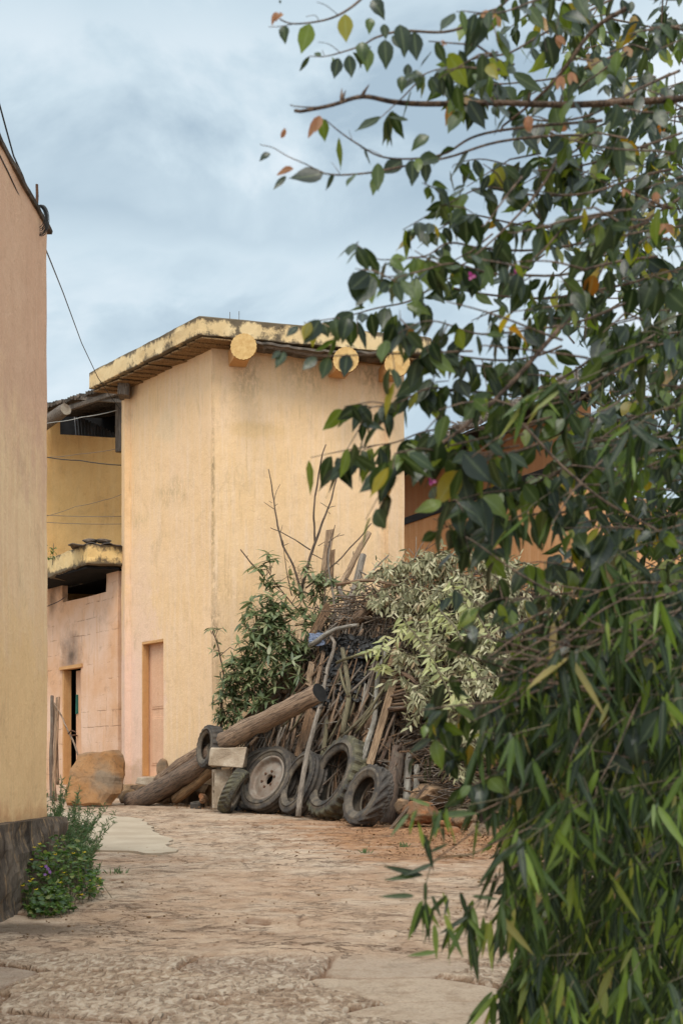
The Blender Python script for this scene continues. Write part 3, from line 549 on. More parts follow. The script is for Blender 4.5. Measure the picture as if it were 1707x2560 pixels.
# sagging strip of torn roofing felt and rotten board ends under the front edge
m_ = MB(); pts = []
for i in range(26):
    t = .22+.55*i/25; q = RB.lerp(RC, t); pts.append((q.x, q.y-.03, ZF0-.01-.012*abs(sin(i*.9))-.04*sin(pi*i/25)**2+.012*mn.noise(Vector((i*.8, 0, 0)))))
vs = []
for q in pts: vs += [q, (q[0], q[1]+.35, q[2]-.03), (q[0], q[1]+.34, q[2]-.06), (q[0], q[1]-.01, q[2]-.035)]
m_.add(vs, [(4*i+j, 4*i+(j+1) % 4, 4*i+4+(j+1) % 4, 4*i+4+j) for i in range(25) for j in range(4)]); m_.build('torn_felt', M['coping'], tower)
def disc(px, py, Y):
    c = P(px, py, Y); nrm = Vector((-.10, -1, 0)).normalized(); sx = Vector((-nrm.y, nrm.x, 0)); R0 = .178
    m = MB(); back_ = Vector((-.25, 1, .0)).normalized()
    bx_ = c+back_*.30; m.box(bx_+Vector((0, 0, .0)), .24, .56, .20, Matrix.Rotation(.25, 3, 'Z'), j=.012); beam = m.build('beam', M['doorjamb'], tower)
    m = MB(); n_ = 80; vs = []
    for ring, (rr, dd) in enumerate(((0, .0), (R0*.90, .0), (R0*.93, -.008), (1, -.004), (1, .035), (0, .035))):
        for i in range(n_):
            a = 2*pi*i/n_; r_ = rr if rr != 1 else R0*(1.0+.055*abs(sin(a*11)))
            vs.append(c-nrm*-dd+(sx*cos(a)+Vector((0, 0, 1))*sin(a))*r_)
    m.add(vs, [(k_*n_+i, k_*n_+(i+1) % n_, (k_+1)*n_+(i+1) % n_, (k_+1)*n_+i) for k_ in range(5) for i in range(n_)])
    m.m = [1 if n_*2 <= i < n_*4 else 0 for i in range(len(m.f))]
    m.build('disc', [M['disc'], M['discrim']], beam, fix=.0005)
disc(610, 868, 20.02); disc(865, 901, 20.45); disc(993, 911, 20.68)
for px_, t_ in ((575, 780), (598, 778)):
    tag(MB().tube([P(px_, 802, 20.6), P(px_, t_, 20.6)], .005, 5).build('thin_spike', M['wireg'], origin=P(px_, 802, 20.6)), 'thin wire spike standing on the yellow tower roof above the first round beam end', 'spike', 'wire spikes on the tower roof')
# ------------------------------------------------------------------ annex between tower and house
an = thing('annex_house', 'lower ochre and pink annex with dark openings joined to the left of the yellow tower', 'house', (-4.6, 25, GZ(24)))
pa = Vector((-3.60, 22.95)); pb = pa+Vector((-.718, 1)).normalized()*3.6; ep = (pb-pa).normalized(); pin = Vector((.8, .58))
def sp_at(px): k = (px-853.5)/F; return (k*pa.y-pa.x)/(ep.x-k*ep.y)
def z_at(py, Y): return EYE+(HZ-py)/F*Y
wS0, wS1 = sp_at(266), sp_at(157); dS0, dS1 = sp_at(203), sp_at(157)
o = wall(pa, pb, .5, 4.70, .10, holes=[(wS0, wS1, z_at(1492, 23.9), 4.60), (dS0, dS1, 1.12, z_at(1672, 24.4))], inward=pa+pin).build('wall', M['pink'], an, fix=.002); wobble(o, .014, 1.2, 6)
pn = Vector((-ep.y, ep.x)); pn = pn if pn.dot(pin) > 0 else -pn
Mp = Matrix(((ep.x, pn.x, 0), (ep.y, pn.y, 0), (0, 0, 1)))
def pf(s, z, dpt): q = pa+ep*s+pn*dpt; return Vector((q.x, q.y, z))
# shell of the dark room behind, closed so the openings stay dark
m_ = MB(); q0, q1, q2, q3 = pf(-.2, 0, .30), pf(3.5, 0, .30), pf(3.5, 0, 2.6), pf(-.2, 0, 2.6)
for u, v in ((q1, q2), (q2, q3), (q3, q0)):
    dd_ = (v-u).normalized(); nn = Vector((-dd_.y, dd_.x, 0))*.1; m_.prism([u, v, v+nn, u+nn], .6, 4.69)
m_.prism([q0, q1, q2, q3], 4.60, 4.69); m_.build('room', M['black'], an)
zt_ = z_at(1672, 24.4); wd = dS1-dS0; l0, l1 = dS0-.06, dS1-.17
m_ = MB(); m_.box(pf((l0+l1)/2, (1.12+zt_)/2, .20), l1-l0, .045, zt_-1.16, Mp); adoor = m_.build('door', M['doorpink'], an)
m_ = MB(); m_.box(pf(sp_at(171), z_at(1758, 24.3), .172), .075, .008, .33, Mp, j=.012); m_.build('paint_patch', M['greenpaint'], adoor)
g_ = pf(l1-.06, z_at(1838, 24.3), .17); m_ = MB().tube([g_, g_+Vector((-.03, -.05, .01)), g_+Vector((-.10, -.05, .0))], .013, 6); m_.build('handle', M['iron'], adoor)
m_ = MB(); m_.box(pf(dS1-.02, (1.12+zt_)/2, .075), .04, .145, zt_-1.13, Mp, j=.004); m_.box(pf((dS0+dS1)/2, zt_+.03, .03), wd+.16, .12, .05, Mp, j=.008); m_.build('door_frame', M['doorjamb'], an)
# canopy slab with its corner
k0 = Vector((-3.50, 22.72)); k1 = Vector((-4.03, 22.58)); k2 = k1+Vector((-.718, 1))*2.3; k3 = k2+Vector((.8, .58))*.7; k4 = Vector((-3.45, 23.2))
rp = ring_pts([k0, k1, k2, k3, k4], .06); rc = (k0+k2)/2+Vector((.2, .1)); K = len(rp); m_ = MB(); vs = []; lev = [(4.63, .04), (4.65, 0), (4.75, 0), (4.87, 0), (4.945, 0), (4.955, .04)]; nl = 6
for q in rp:
    for zi, (z_, ins) in enumerate(lev):
        dr = (rc-q).normalized(); nz1 = mn.noise(Vector((q.x*5, q.y*5, z_*6))); nz2 = mn.noise(Vector((q.x*14, q.y*14, z_*9))); drop = -.05*min(1, max(0, (q.y-22.6)/1.2))
        vs.append((q.x+dr.x*(ins+.02*nz1+.012*nz2), q.y+dr.y*(ins+.02*nz1+.012*nz2), z_+drop+(.03*nz1+.02*nz2 if zi in (0, 1, 5) else 0)))
m_.add(vs, [(i*nl+j, ((i+1) % K)*nl+j, ((i+1) % K)*nl+j+1, i*nl+j+1) for i in range(K) for j in range(nl-1)]+[tuple(i*nl+nl-1 for i in range(K)), tuple(i*nl for i in reversed(range(K)))])
m_.build('canopy', M['canopy'], an)
m_ = MB(); m_.prism([(q+(rc-q).normalized()*.10).to_tuple() for q in (k0, k1, k2, k3, k4)], 4.575, 4.61); m_.build('canopy_shade_sheet', M['black'], an)  # thin black sheet added so the canopy's underside reads as dark shade
# upper wall set back on the lower storey, with an open gap under the eave
ua, ub = Vector((-6.2, 25.6)), Vector((-2.6, 26.55)); eu = (ub-ua).normalized()
def su(px): k = (px-853.5)/F; return (k*ua.y-ua.x)/(eu.x-k*eu.y)
zs = z_at(1093, 26.1)
o = wall(ua, ub, 4.5, 7.76, .25, holes=[(su(152), su(292), zs, 7.76)], inward=(-4, 30)).build('wall', M['annex'], an, fix=.002); wobble(o, .02, 1.3, 8)
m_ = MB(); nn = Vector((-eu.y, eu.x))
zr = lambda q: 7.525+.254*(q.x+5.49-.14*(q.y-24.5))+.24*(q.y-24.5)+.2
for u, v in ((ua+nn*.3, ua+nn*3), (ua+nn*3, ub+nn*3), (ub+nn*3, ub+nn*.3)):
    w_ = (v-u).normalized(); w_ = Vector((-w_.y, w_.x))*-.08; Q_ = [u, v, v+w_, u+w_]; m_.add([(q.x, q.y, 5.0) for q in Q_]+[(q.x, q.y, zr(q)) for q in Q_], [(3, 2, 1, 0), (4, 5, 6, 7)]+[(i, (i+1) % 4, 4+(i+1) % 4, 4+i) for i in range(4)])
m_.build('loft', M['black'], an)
m_ = MB(); s0, s1 = su(200), su(290)                                   # corrugated sheet seen inside the loft
vs = []; kk = 44
for i in range(kk+1):
    h_ = .022*sin(i*2*pi/3.2)
    for t in (0, 1):
        q = ua+eu*(s0+(s1-s0)*1.3*i/kk)+nn*(1.0+.5*t); vs.append((q.x, q.y, zs+.02+h_+.55*t-.35*i/kk+.2))
m_.add(vs, [(2*i, 2*i+2, 2*i+3, 2*i+1) for i in range(kk)]); m_.build('corrugated_sheet', M['tin'], an)
# tiled lean-to roof over the annex
t0, t1 = P(60, 1036, 24.6), P(312, 958, 24.3); m_ = MB(); kk = 34; upv = Vector((.7, 5, 1.2))
for i in range(kk):
    A0, A1 = t0.lerp(t1, i/kk), t0.lerp(t1, (i+.97)/kk); th = Vector((0, 0, .05+rng.uniform(0, .018))); jv = Vector((0, rng.uniform(-.05, .05), rng.uniform(-.01, .01)))
    A0 = A0+jv; A1 = A1+jv; mid = (A0+A1)/2+Vector((0, 0, -.02)); m_.add([A0, mid, A1, A1+upv, mid+upv, A0+upv, A0+th, mid+th, A1+th, A1+th+upv, mid+th+upv, A0+th+upv], [(0, 1, 4, 5), (1, 2, 3, 4), (6, 11, 10, 7), (7, 10, 9, 8), (0, 6, 7, 1), (1, 7, 8, 2), (0, 5, 11, 6), (2, 8, 9, 3)])
m_.build('roof', M['coping'], an)
m_ = MB()
m_.tube([P(60, 1058, 24.7), P(312, 975, 24.4)], [.05, .05], 6); m_.box(P(262, 1000, 24.5), .95, .06, .06, Matrix.Rotation(radians(4), 3, 'Y')); m_.build('rafter', M['greywood'], an)
m_ = MB().box(P(297, 1052, 25.2), .09, .09, 1.1, j=.01); m_.build('post', M['greywood'], an)
lg = MB(); c0 = P(165, 1023, 24.1); lg.tube([c0, c0+Vector((-.1, .12, -.02)), c0+Vector((-1.0, 1.4, -.15))], [.10, .108, .12], 18, 0, capm=1, jit=.1); lg.build('roof_beam', [M['greywood'], M['endwood']], an, smooth=False)
# wires in front of the annex wall
for pts, r, mt, lb in (([(60, 1062, 22.6), (140, 1055, 22.7), (205, 1043, 22.75), (292, 1026, 22.8)], .006, M['paleg'], 'pale cord strung across the dark loft opening of the annex'),
                   ([(118, 1143, 23), (200, 1135, 23), (304, 1120, 22.9)], .004, M['wireg'], 'thin wire rising right across the top of the ochre annex wall'),
                   ([(118, 1143, 23), (200, 1151, 23), (304, 1163, 22.9)], .008, M['cableb'], 'thicker dark cable falling right across the ochre annex wall'),
                   ([(118, 1290, 23), (190, 1266, 23), (260, 1250, 22.95), (304, 1236, 22.9)], .004, M['wireg'], 'thin wire climbing right across the middle of the ochre annex wall'),
                   ([(118, 1288, 23), (304, 1291, 22.9)], .0045, M['wireg'], 'upper of two level wires low on the ochre annex wall'),
                   ([(118, 1306, 23), (304, 1310, 22.9)], .0045, M['wireg'], 'lower of two level wires low on the ochre annex wall'),
                   ([(100, 1519, 23.2), (130, 1511, 23.4), (162, 1494, 23.8)], .007, M['cableb'], 'short black cable running up to the sooty window of the annex')):
    cable('wire', [P(*q) for q in pts], r, mt, lb, 'wire', k=4, sag=.012)
m_ = MB(); pc = P(240, 1361, 22.75)
vs = []
for i in range(15):
    for j in range(4): q = pc+Vector((-.42+.84*i/14+rng.uniform(-.02, .02), -.14+.14*j, .035*sin(i*1.3)*.5-.02*abs(i-7)/7+rng.uniform(-.006, .006))); vs += [q, q-Vector((0, 0, .012))]
fs = []
for i in range(14):
    for j in range(3): a0, b0, c0_, d0 = (i*4+j)*2, (i*4+j+1)*2, ((i+1)*4+j+1)*2, ((i+1)*4+j)*2; fs += [(a0, b0, c0_, d0), (a0+1, d0+1, c0_+1, b0+1)]
for i in range(14): fs += [((i*4)*2, (i*4)*2+1, ((i+1)*4)*2+1, ((i+1)*4)*2)]
m_.add(vs, fs); tag(m_.build('metal_sheet', M['tin'], origin=pc), 'bent rusty metal sheet lying on the annex canopy under two stones', 'metal sheet')
for px_, w_, lb in ((222, .10, 'flat grey stone at the left on the rusty metal sheet'), (254, .10, 'flat grey stone at the right on the rusty metal sheet')):
    o = rock(MB(), P(px_+4, 1353, 22.7), (w_*1.2, .1, .035), px_, 3, .3).build('stone', M['coping'], origin=P(px_, 1353, 22.7), smooth=False); tag(o, lb, 'stone', 'stones on the metal sheet')
# ------------------------------------------------------------------ orange house behind the pile
oh = thing('orange_house', 'orange house with black painted band and debris strewn roof behind the brush pile', 'house', (3, 24, 1))
oa = P(985, 1950, 25.6).xy; ob = oa+Vector((.475, -1)).normalized()*5.6; oc = ob+Vector((1, .18)).normalized()*7; od = oc+Vector((-.3, 7)); oi = (4, 26)
zb = z_at(1303, 25.2)
wall(oa, ob, .7, zb-.06, .3, inward=oi, step=.4).build('wall', M['orange'], oh, fix=.002)
wall(oa, ob, zb+.062, 6.7, .3, inward=oi, step=.4).build('wall', M['brownwall'], oh, fix=.002)
eo = (ob-oa).normalized(); no = Vector((-eo.y, eo.x)); no = no if no.dot(Vector(oi)-oa) > 0 else -no
m_ = MB(); q0, q1 = oa-no*.02, ob-no*.02; m_.prism([q0, q1, q1+no*.3, q0+no*.3], zb-.06, zb+.062); m_.build('band', M['stripe'], oh)
wall(ob+Vector((.0, .0)), oc, .7, 5.3, .3, inward=oi, step=.5).build('wall', M['orange'], oh, fix=.002)
m_ = MB(); ea = oa-no*.55-eo*.1; eb = ob-no*.55+eo*.6; kk = 46; up2 = Vector((no.x*3.6, no.y*3.6, 1.75))
for r in range(7):
    for i in range(kk):
        f0, f1 = i/kk, (i+.96)/kk; A0 = ea.lerp(eb, f0); A1 = ea.lerp(eb, f1); b_r = up2*(r/7); L_ = up2*(1.25/7); zz_ = 6.68+.03*(1 if r else 0)+rng.uniform(-.02, .03)
        v0, v1 = Vector((A0.x, A0.y, zz_))+b_r, Vector((A1.x, A1.y, zz_))+b_r; mid = (v0+v1)/2+Vector((0, 0, .05))
        m_.add([v0, mid, v1, v1+L_, mid+L_, v0+L_, v0-Vector((0, 0, .03)), v1-Vector((0, 0, .03))], [(0, 1, 4, 5), (1, 2, 3, 4), (0, 6, 7, 2, 1)])
n = NT('old clay tiles'); z1_ = n.noise(n.pos, 6, 6, .7); n.bump(z1_, .5, .02); M['tiles'] = n.fin(n.mix(n.ramp(z1_, [(.4, 0.0), (.6, 1.0)]), (.17, .13, .10), (.07, .055, .045)), .9, .2)
m_.build('roof', M['tiles'], oh); 
m_ = MB(); m_.prism([ea, eb, eb+no*.6, ea+no*.6], 6.60, 6.64); m_.build('eave_board', M['black'], oh)
m_ = MB()
for i in range(620):
    f, g = rng.random(), rng.random()**1.5*.9; A0 = ea.lerp(eb, f); q = Vector((A0.x, A0.y, 6.76+.05*rng.random()))+up2*g; a = rng.uniform(0, pi); L_ = rng.uniform(.10, .4); dv = Vector((cos(a), sin(a)*.8, rng.uniform(-.25, .35)))*L_
    m_.tube([q-dv/2, q+dv/2+Vector((0, 0, .02))], [.008, .004], 4, cap=False)
tag(m_.build('dead_twigs', M['grey'], origin=(ea.x, ea.y, 6.7)), 'grey dead twigs strewn over the tiled roof of the orange house', 'twigs', kind='stuff')
# ------------------------------------------------------------------ the wood pile
def interp(x, xs_, ys_): return float(np.interp(x, xs_, ys_))
def base_y(px): return interp(px, [300, 440, 530, 620, 720, 850, 930, 1000, 1150, 1400, 1600], [21.3, 20.4, 19.9, 19.3, 18.7, 17.5, 17.0, 16.7, 16.2, 15.8, 15.8])
def hy(px, py, lay=0.0):
    """depth of the pile's leaning face at a photo column and row; lay moves a layer towards (-) or away from (+) the viewer"""
    yb = base_y(px); pb_ = HZ+F*(EYE/yb-.04); h = max(0, (pb_-py))/620
    y = yb+h*2.1+lay
    lim = 20.5+.32*max(0, (px-853.5)/F*20.5+1.865)-.22 if px > 525 else 99
    return min(y, lim-(.42 if lay < .3 else 0))
def H(px, py, lay=0.0): return P(px, py, hy(px, py, lay))
# soil and rubble core that carries everything
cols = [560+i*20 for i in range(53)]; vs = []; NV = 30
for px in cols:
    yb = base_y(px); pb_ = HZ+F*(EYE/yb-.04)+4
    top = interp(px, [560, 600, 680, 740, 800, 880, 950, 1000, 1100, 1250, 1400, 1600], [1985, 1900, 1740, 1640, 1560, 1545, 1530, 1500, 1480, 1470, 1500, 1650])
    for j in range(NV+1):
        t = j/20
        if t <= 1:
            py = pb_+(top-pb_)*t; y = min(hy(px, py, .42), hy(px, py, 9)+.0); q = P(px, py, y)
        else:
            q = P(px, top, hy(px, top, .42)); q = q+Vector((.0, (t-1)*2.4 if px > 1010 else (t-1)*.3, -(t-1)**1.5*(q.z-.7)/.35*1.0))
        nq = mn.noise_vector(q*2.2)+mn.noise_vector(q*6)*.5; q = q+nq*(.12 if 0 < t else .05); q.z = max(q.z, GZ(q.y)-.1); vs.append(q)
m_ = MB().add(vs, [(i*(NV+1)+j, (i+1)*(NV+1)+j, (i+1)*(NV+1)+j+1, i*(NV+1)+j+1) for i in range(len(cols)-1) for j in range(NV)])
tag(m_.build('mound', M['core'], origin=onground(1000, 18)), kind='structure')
# twig litter woven through the pile: nobody could count it
for mt_, cnt_, lab_ in (('twig', 2200, 'tangle of dark dead twigs filling the gaps of the wood pile'), ('oldplank', 1100, 'brown brushwood packed between the poles of the wood pile'), ('grey', 800, 'grey dry twigs strewn through the wood pile')):
    m_ = MB()
    for i in range(cnt_):
        px = rng.uniform(600, 1420); top = interp(px, [600, 640, 740, 800, 880, 1000, 1100, 1250, 1420], [1900, 1820, 1640, 1560, 1500, 1460, 1440, 1440, 1500]); py = rng.uniform(top-15, min(2015, HZ+F*(EYE/base_y(px)-.04)-8))
        q = H(px, py, .20+rng.uniform(-.18, .2)); st = px < 985 and (py > 1560)
        dv = Vector((rng.gauss(.28, .3) if st else rng.gauss(.7, .4), rng.gauss(.1, .2), rng.gauss(.9, .35) if st else rng.gauss(.12, .3))).normalized()*rng.uniform(.15, .75)
        m_.tube([q-dv/2, q+Vector((rng.gauss(0, .02), 0, rng.gauss(0, .02))), q+dv/2], [rng.uniform(.004, .013), .008, .004], 5, cap=False)
    tag(m_.build('twig_litter', M[mt_], origin=onground(1000, 18)), lab_, 'twigs', kind='stuff')
def stick(name, pts, wpx, mat_, label, cat, group=None, lay=0.0, taper=.75, n=9, kind='branch', endm=None, crook=.012, depths=None, knots=0):
    """a pole or log along photo points (px, py), laid on the leaning face of the pile"""
    Q = [P(px, py, depths[i]) if depths else H(px, py, lay) for i, (px, py) in enumerate(pts)]
    sc_px = F/Q[0].y; r0 = wpx/2/sc_px; out = []; k = max(5, int(sum((Q[i+1]-Q[i]).length for i in range(len(Q)-1))/.14)); cum = [0]
    for i in range(len(Q)-1): cum.append(cum[-1]+(Q[i+1]-Q[i]).length)
    sd_ = Vector((rng.uniform(0, 50), rng.uniform(0, 50), 0))
    for t in range(k+1):
        s = cum[-1]*t/k; i = max(j for j in range(len(Q)-1) if cum[j] <= s+1e-6); f = (s-cum[i])/(cum[i+1]-cum[i])
        p0 = Q[max(i-1, 0)]; p1, p2 = Q[i], Q[i+1]; p3 = Q[min(i+2, len(Q)-1)]
        q = .5*((2*p1)+(p2-p0)*f+(2*p0-5*p1+4*p2-p3)*f*f+(3*p1-p0-3*p2+p3)*f**3) if len(Q) > 2 else p1.lerp(p2, f)
        out.append(q+mn.noise_vector(sd_+q*1.7)*crook*2+mn.noise_vector(sd_+q*6)*crook*.6)
    rad = [r0*(1+(taper-1)*t/k)*(1+.10*mn.noise(sd_+Vector((t*.9, 3, 3)))) for t in range(k+1)]
    # local frame: z along the stick so that the grain follows it
    base = out[0]; zax = (out[-1]-base).normalized(); rot = zax.to_track_quat('Z', 'Y'); inv = rot.inverted()
    m = MB().tube([inv @ (q-base) for q in out], rad, n, 0, capm=1 if endm else 0, jit=.16 if n > 8 else .1)
    for _ in range(knots):
        t = rng.randrange(1, k); c = inv @ (out[t]-base); a = rng.uniform(0, 6.28); d = Vector((cos(a), sin(a), .5)).normalized()
        m.tube([c+d*rad[t]*.6, c+d*(rad[t]+rng.uniform(.03, .12))], [rad[t]*.4, rad[t]*.22], 6)
    o = m.build(name, [mat_, endm] if endm else [mat_], smooth=False if endm else True)
    o.location = base; o.rotation_mode = 'QUATERNION'; o.rotation_quaternion = rot
    if endm: o.data.polygons.foreach_set('use_smooth', [p.material_index == 0 for p in o.data.polygons])
    return tag(o, label, cat, group)
def plank(pts, wpx, mat_, label, lay=0.0, th=.03, depths=None, group=None, yaw=0):
    A0, A1 = [P(px, py, depths[i]) if depths else H(px, py, lay) for i, (px, py) in enumerate(pts)]
    wd = wpx/(F/A0.y); L = (A1-A0).length; z_ = (A1-A0).normalized(); x_ = Vector((cos(yaw), sin(yaw), 0)); x_ = (x_-z_*x_.dot(z_)).normalized(); y_ = z_.cross(x_)
    m = MB(); k = 10; vs = []; s0 = rng.uniform(0, 40)
    for i in range(k+1):
        t = i/k; e0 = .12*mn.noise(Vector((t*3, s0, 0))); bw = .02*mn.noise(Vector((t*2, s0, 5)))
        dz = [rng.uniform(-.03, .03) if i in (0, k) else 0 for _ in range(4)]
        for c, (u, v) in enumerate(((-.5, -.5), (.5, -.5), (.5, .5), (-.5, .5))): vs.append((wd*u*(1+e0), th*v+bw, L*t+dz[c]))
    m.add(vs, [(i*4+j, i*4+(j+1) % 4, i*4+4+(j+1) % 4, i*4+4+j) for i in range(k) for j in range(4)]+[(3, 2, 1, 0), tuple(4*k+j for j in range(4))])
    o = m.build('plank', mat_, bevel=0); o.matrix_world = Matrix.Translation(A0) @ Matrix((x_, y_, z_)).transposed().to_4x4()
    return tag(o, label, 'plank', group)
def Z5(*a): return [(480+x/2.613, 1550+y/2.613) for x, y in a]
def Z6(*a): return [(500+x/2.613, 1050+y/2.613) for x, y in a]
# big logs
stick('log', [(548, 1862), (660, 1803), (795, 1733)], 49, M['log'], 'thick stripped log with a charred end lying across the tyres and cement block', 'log', depths=[19.45, 18.9, 18.25], taper=.92, n=22, endm=M['char'], crook=.02)
stick('log', [(332, 2003), (430, 1955), (545, 1880)], 48, M['bark'], 'dark furrowed log slanting from the ground by the tower door to under the tyre', 'log', depths=[20.9, 20.4, 19.75], taper=1.02, n=20, endm=M['endwood'], crook=.025, knots=1)
stick('log', [(405, 1955), (520, 1868)], 40, M['log'], 'cracked brown log lying behind the dark furrowed log', 'log', depths=[21.0, 20.1], taper=.95, n=16, endm=M['endwood'], crook=.015)
stick('log', [(438, 2000), (548, 1915)], 26, M['orangelog'], 'thin orange peeled log beneath the dark furrowed log', 'log', depths=[20.5, 19.75], n=14, endm=M['endwood'], taper=.9)
stick('log', [(395, 1992), (480, 1950)], 34, M['twig'], 'black rotten log in the shade behind the orange log', 'log', depths=[20.95, 20.5], n=12)
stick('log', Z5((1275, 1345), (1310, 1100), (1350, 840)), 38, M['redlog'], 'stout reddish trunk standing just right of the last tyre', 'log', depths=[16.75, 16.95, 17.3], taper=.9, n=18, endm=M['endwood'], knots=2)
stick('log', Z5((1400, 1215), (1412, 1040), (1425, 880)), 21, M['pale'], 'mossy post standing second right of the last tyre', 'log', depths=[16.9, 17.1, 17.3], n=12, endm=M['endwood'], taper=.9)
stick('log', Z5((1455, 1200), (1472, 950)), 17, M['pale'], 'thin mossy post with a red sawn end beside the orange rock', 'log', depths=[16.9, 17.15], n=10, endm=M['rust'], taper=.95)
stick('log', [(890, 1552), (940, 1500), (1000, 1446)], 30, M['log'], 'brown log lying on top of the pile below the orange wall', 'log', lay=-.05, n=14, endm=M['endwood'])
stick('log', Z6((1100, 1230), (1290, 1050)), 28, M['orangelog'], 'peeled brown log end under wilted leaves at the top of the pile', 'log', lay=-.1, n=12, endm=M['endwood'])
# long poles and branches in front
stick('branch', Z5((700, 1285), (712, 1100), (735, 950), (800, 680), (845, 540), (885, 330), (935, 170), (912, 105)), 15, M['grey'], 'long pale pole reaching from the ground between two tyres to the top', 'branch', depths=[17.5, 17.6, 17.75, 18.05, 18.3, 18.6, 18.85, 18.95], taper=.6, n=10, knots=5)
stick('branch', Z5((1112, 935), (1150, 790), (1185, 640), (1200, 480), (1215, 330), (1260, 210), (1300, 130)), 15, M['pale'], 'mottled pale branch standing between the two rightmost tyres', 'branch', lay=-.30, taper=.65, n=10, knots=3)
stick('branch', Z5((770, 165), (830, 130), (920, 72), (1010, 48), (1085, 38)), 13, M['pale'], 'pale cut branch lying beside the blue cloth', 'branch', lay=-.35, taper=.7, n=9, endm=M['endwood'])
stick('branch', Z5((945, 280), (1050, 240), (1180, 208), (1260, 165), (1330, 110)), 8, M['green'], 'thin greenish branch running right below the blue cloth', 'branch', lay=-.32, taper=.5, knots=3)
stick('branch', Z5((985, 740), (1000, 640), (1030, 500), (1005, 320), (985, 190)), 15, M['green'], 'forked grey green branch upright in the middle of the black plastic', 'branch', lay=-.2, taper=.8, n=10)
stick('branch', Z5((1028, 500), (985, 400), (965, 315)), 9, M['green'], 'short side branch left of the forked branch in the black plastic', 'branch', lay=-.25, endm=M['endwood'])
stick('branch', Z5((1240, 1462), (1335, 1315), (1420, 1215), (1540, 1080)), 10, M['twig'], 'dark broken branch lying on the red soil by the rocks', 'branch', depths=[16.0, 16.2, 16.4, 16.6], taper=.8, knots=3)
stick('branch', Z6((900, 1075), (1000, 1058), (1080, 1052), (1170, 1065), (1300, 1092)), 9, M['oldplank'], 'bent brown branch near the top of the pile', 'branch', lay=-.45, taper=.7)
stick('branch', Z5((1330, 348), (1400, 365), (1450, 400), (1480, 450)), 14, M['bark'], 'curved thick branch hooking over the stack of sticks', 'branch', lay=-.3)
stick('branch', Z5((1400, 470), (1420, 560), (1460, 640)), 16, M['twig'], 'dark mossy stump end inside the right of the pile', 'branch', lay=-.1, n=10)
for pts, w_ in (((Z5((975, 772), (1150, 600), (1312, 350))), 8), (Z5((1000, 742), (1160, 580), (1298, 395)), 6), (Z5((1075, 712), (1180, 560), (1290, 385)), 7), (Z5((1060, 735), (1140, 640), (1240, 520)), 6)):
    stick('stick', pts, w_, M['green'], 'long greenish stick in the bundle slanting up above the mossy tyre', 'stick', 'bundle of greenish sticks above the mossy tyre', lay=-.36, taper=.7, n=8)
for a0, a1, w_, mt in (((1080, 700), (1195, 250), 7, 'grey'), ((1040, 480), (1160, 350), 7, 'grey'), ((1090, 620), (1130, 420), 6, 'pale'), ((940, 580), (990, 660), 4, 'twig'), ((860, 760), (900, 540), 8, 'grey'), ((850, 900), (880, 660), 14, 'green'), ((905, 600), (935, 420), 9, 'twig'), ((1180, 520), (1250, 330), 9, 'twig'), ((820, 675), (950, 662), 3, 'pale'), ((830, 430), (980, 415), 3, 'pale'), ((760, 890), (880, 825), 4, 'twig')):
    stick('stick', Z5(a0, ((a0[0]+a1[0])/2+4, (a0[1]+a1[1])/2), a1), w_, M[mt], 'loose stick standing among the black plastic in the middle of the pile', 'stick', 'loose sticks in the middle of the pile', lay=-.15+rng.uniform(-.08, .08))
# the fan of stakes and planks behind the big log
plank(Z5((612, 480), (722, 165)), 19, M['oldplank'], 'wide old brown plank rising behind the charred log next to the green leaves', lay=-.05, yaw=.2)
plank(Z5((757, 425), (783, 285)), 15, M['plank'], 'short light orange plank above the charred end of the log', lay=-.12)
plank(Z5((812, 430), (862, 200)), 9, M['oldplank'], 'narrow brown plank right of the short light orange plank', lay=-.1)
plank(Z5((320, 690), (610, 372)), 15, M['oldplank'], 'long brown board slanting low behind the charred log', lay=.0, th=.04)
plank(Z5((690, 885), (770, 570)), 15, M['oldplank'], 'brown board standing between the rimmed wheel and the charred log', lay=-.15)
plank(Z5((740, 835), (795, 590)), 12, M['oldplank'], 'second brown board right of the one above the rimmed wheel', lay=-.10)
plank(Z5((1160, 935), (1240, 650), (1328, 362))[::2], 17, M['plank'], 'long light sawn plank leaning right of the mottled pale branch', lay=-.26, yaw=.35)
plank(Z5((1132, 800), (1250, 370)), 15, M['oldplank'], 'brown plank leaning behind the mottled pale branch', lay=-.12)
plank(Z5((1290, 300), (1345, 150)), 14, M['oldplank'], 'short brown plank end behind the thin branches right of the black plastic', lay=-.1)
plank(Z5((500, 560), (640, 380)), 10, M['oldplank'], 'thin board in the fan above the middle of the charred log', lay=-.06)
plank(Z5((1225, 935), (1300, 770)), 10, M['redlog'], 'dark narrow board behind the rightmost tyre', lay=-.05)
fan = [((380, 625), (628, 372)), ((430, 610), (620, 420)), ((545, 570), (698, 330)), ((600, 540), (690, 345)), ((640, 520), (720, 290)), ((668, 500), (740, 255)), ((525, 860), (620, 690)), ((585, 860), (640, 640)), ((618, 860), (668, 620)), ((648, 865), (700, 610)), ((500, 830), (545, 690)), ((470, 840), (520, 720)), ((560, 840), (590, 700)), ((610, 800), (655, 650)), ((350, 660), (560, 470)), ((460, 590), (600, 430)), ((700, 470), (735, 270)), ((575, 560), (660, 400)), ((720, 860), (760, 640)), ((380, 820), (430, 760))]
for a0, a1 in fan:
    stick('stake', Z5(a0, ((a0[0]+a1[0])/2+rng.uniform(-8, 8), (a0[1]+a1[1])/2), a1), rng.uniform(5, 9), M[rng.choice(['oldplank', 'oldplank', 'log', 'grey'])], 'thin brown stake in the fan leaning behind the charred log', 'stake', 'stakes fanned out behind the charred log', lay=rng.uniform(-.1, .1), taper=.8, n=8)
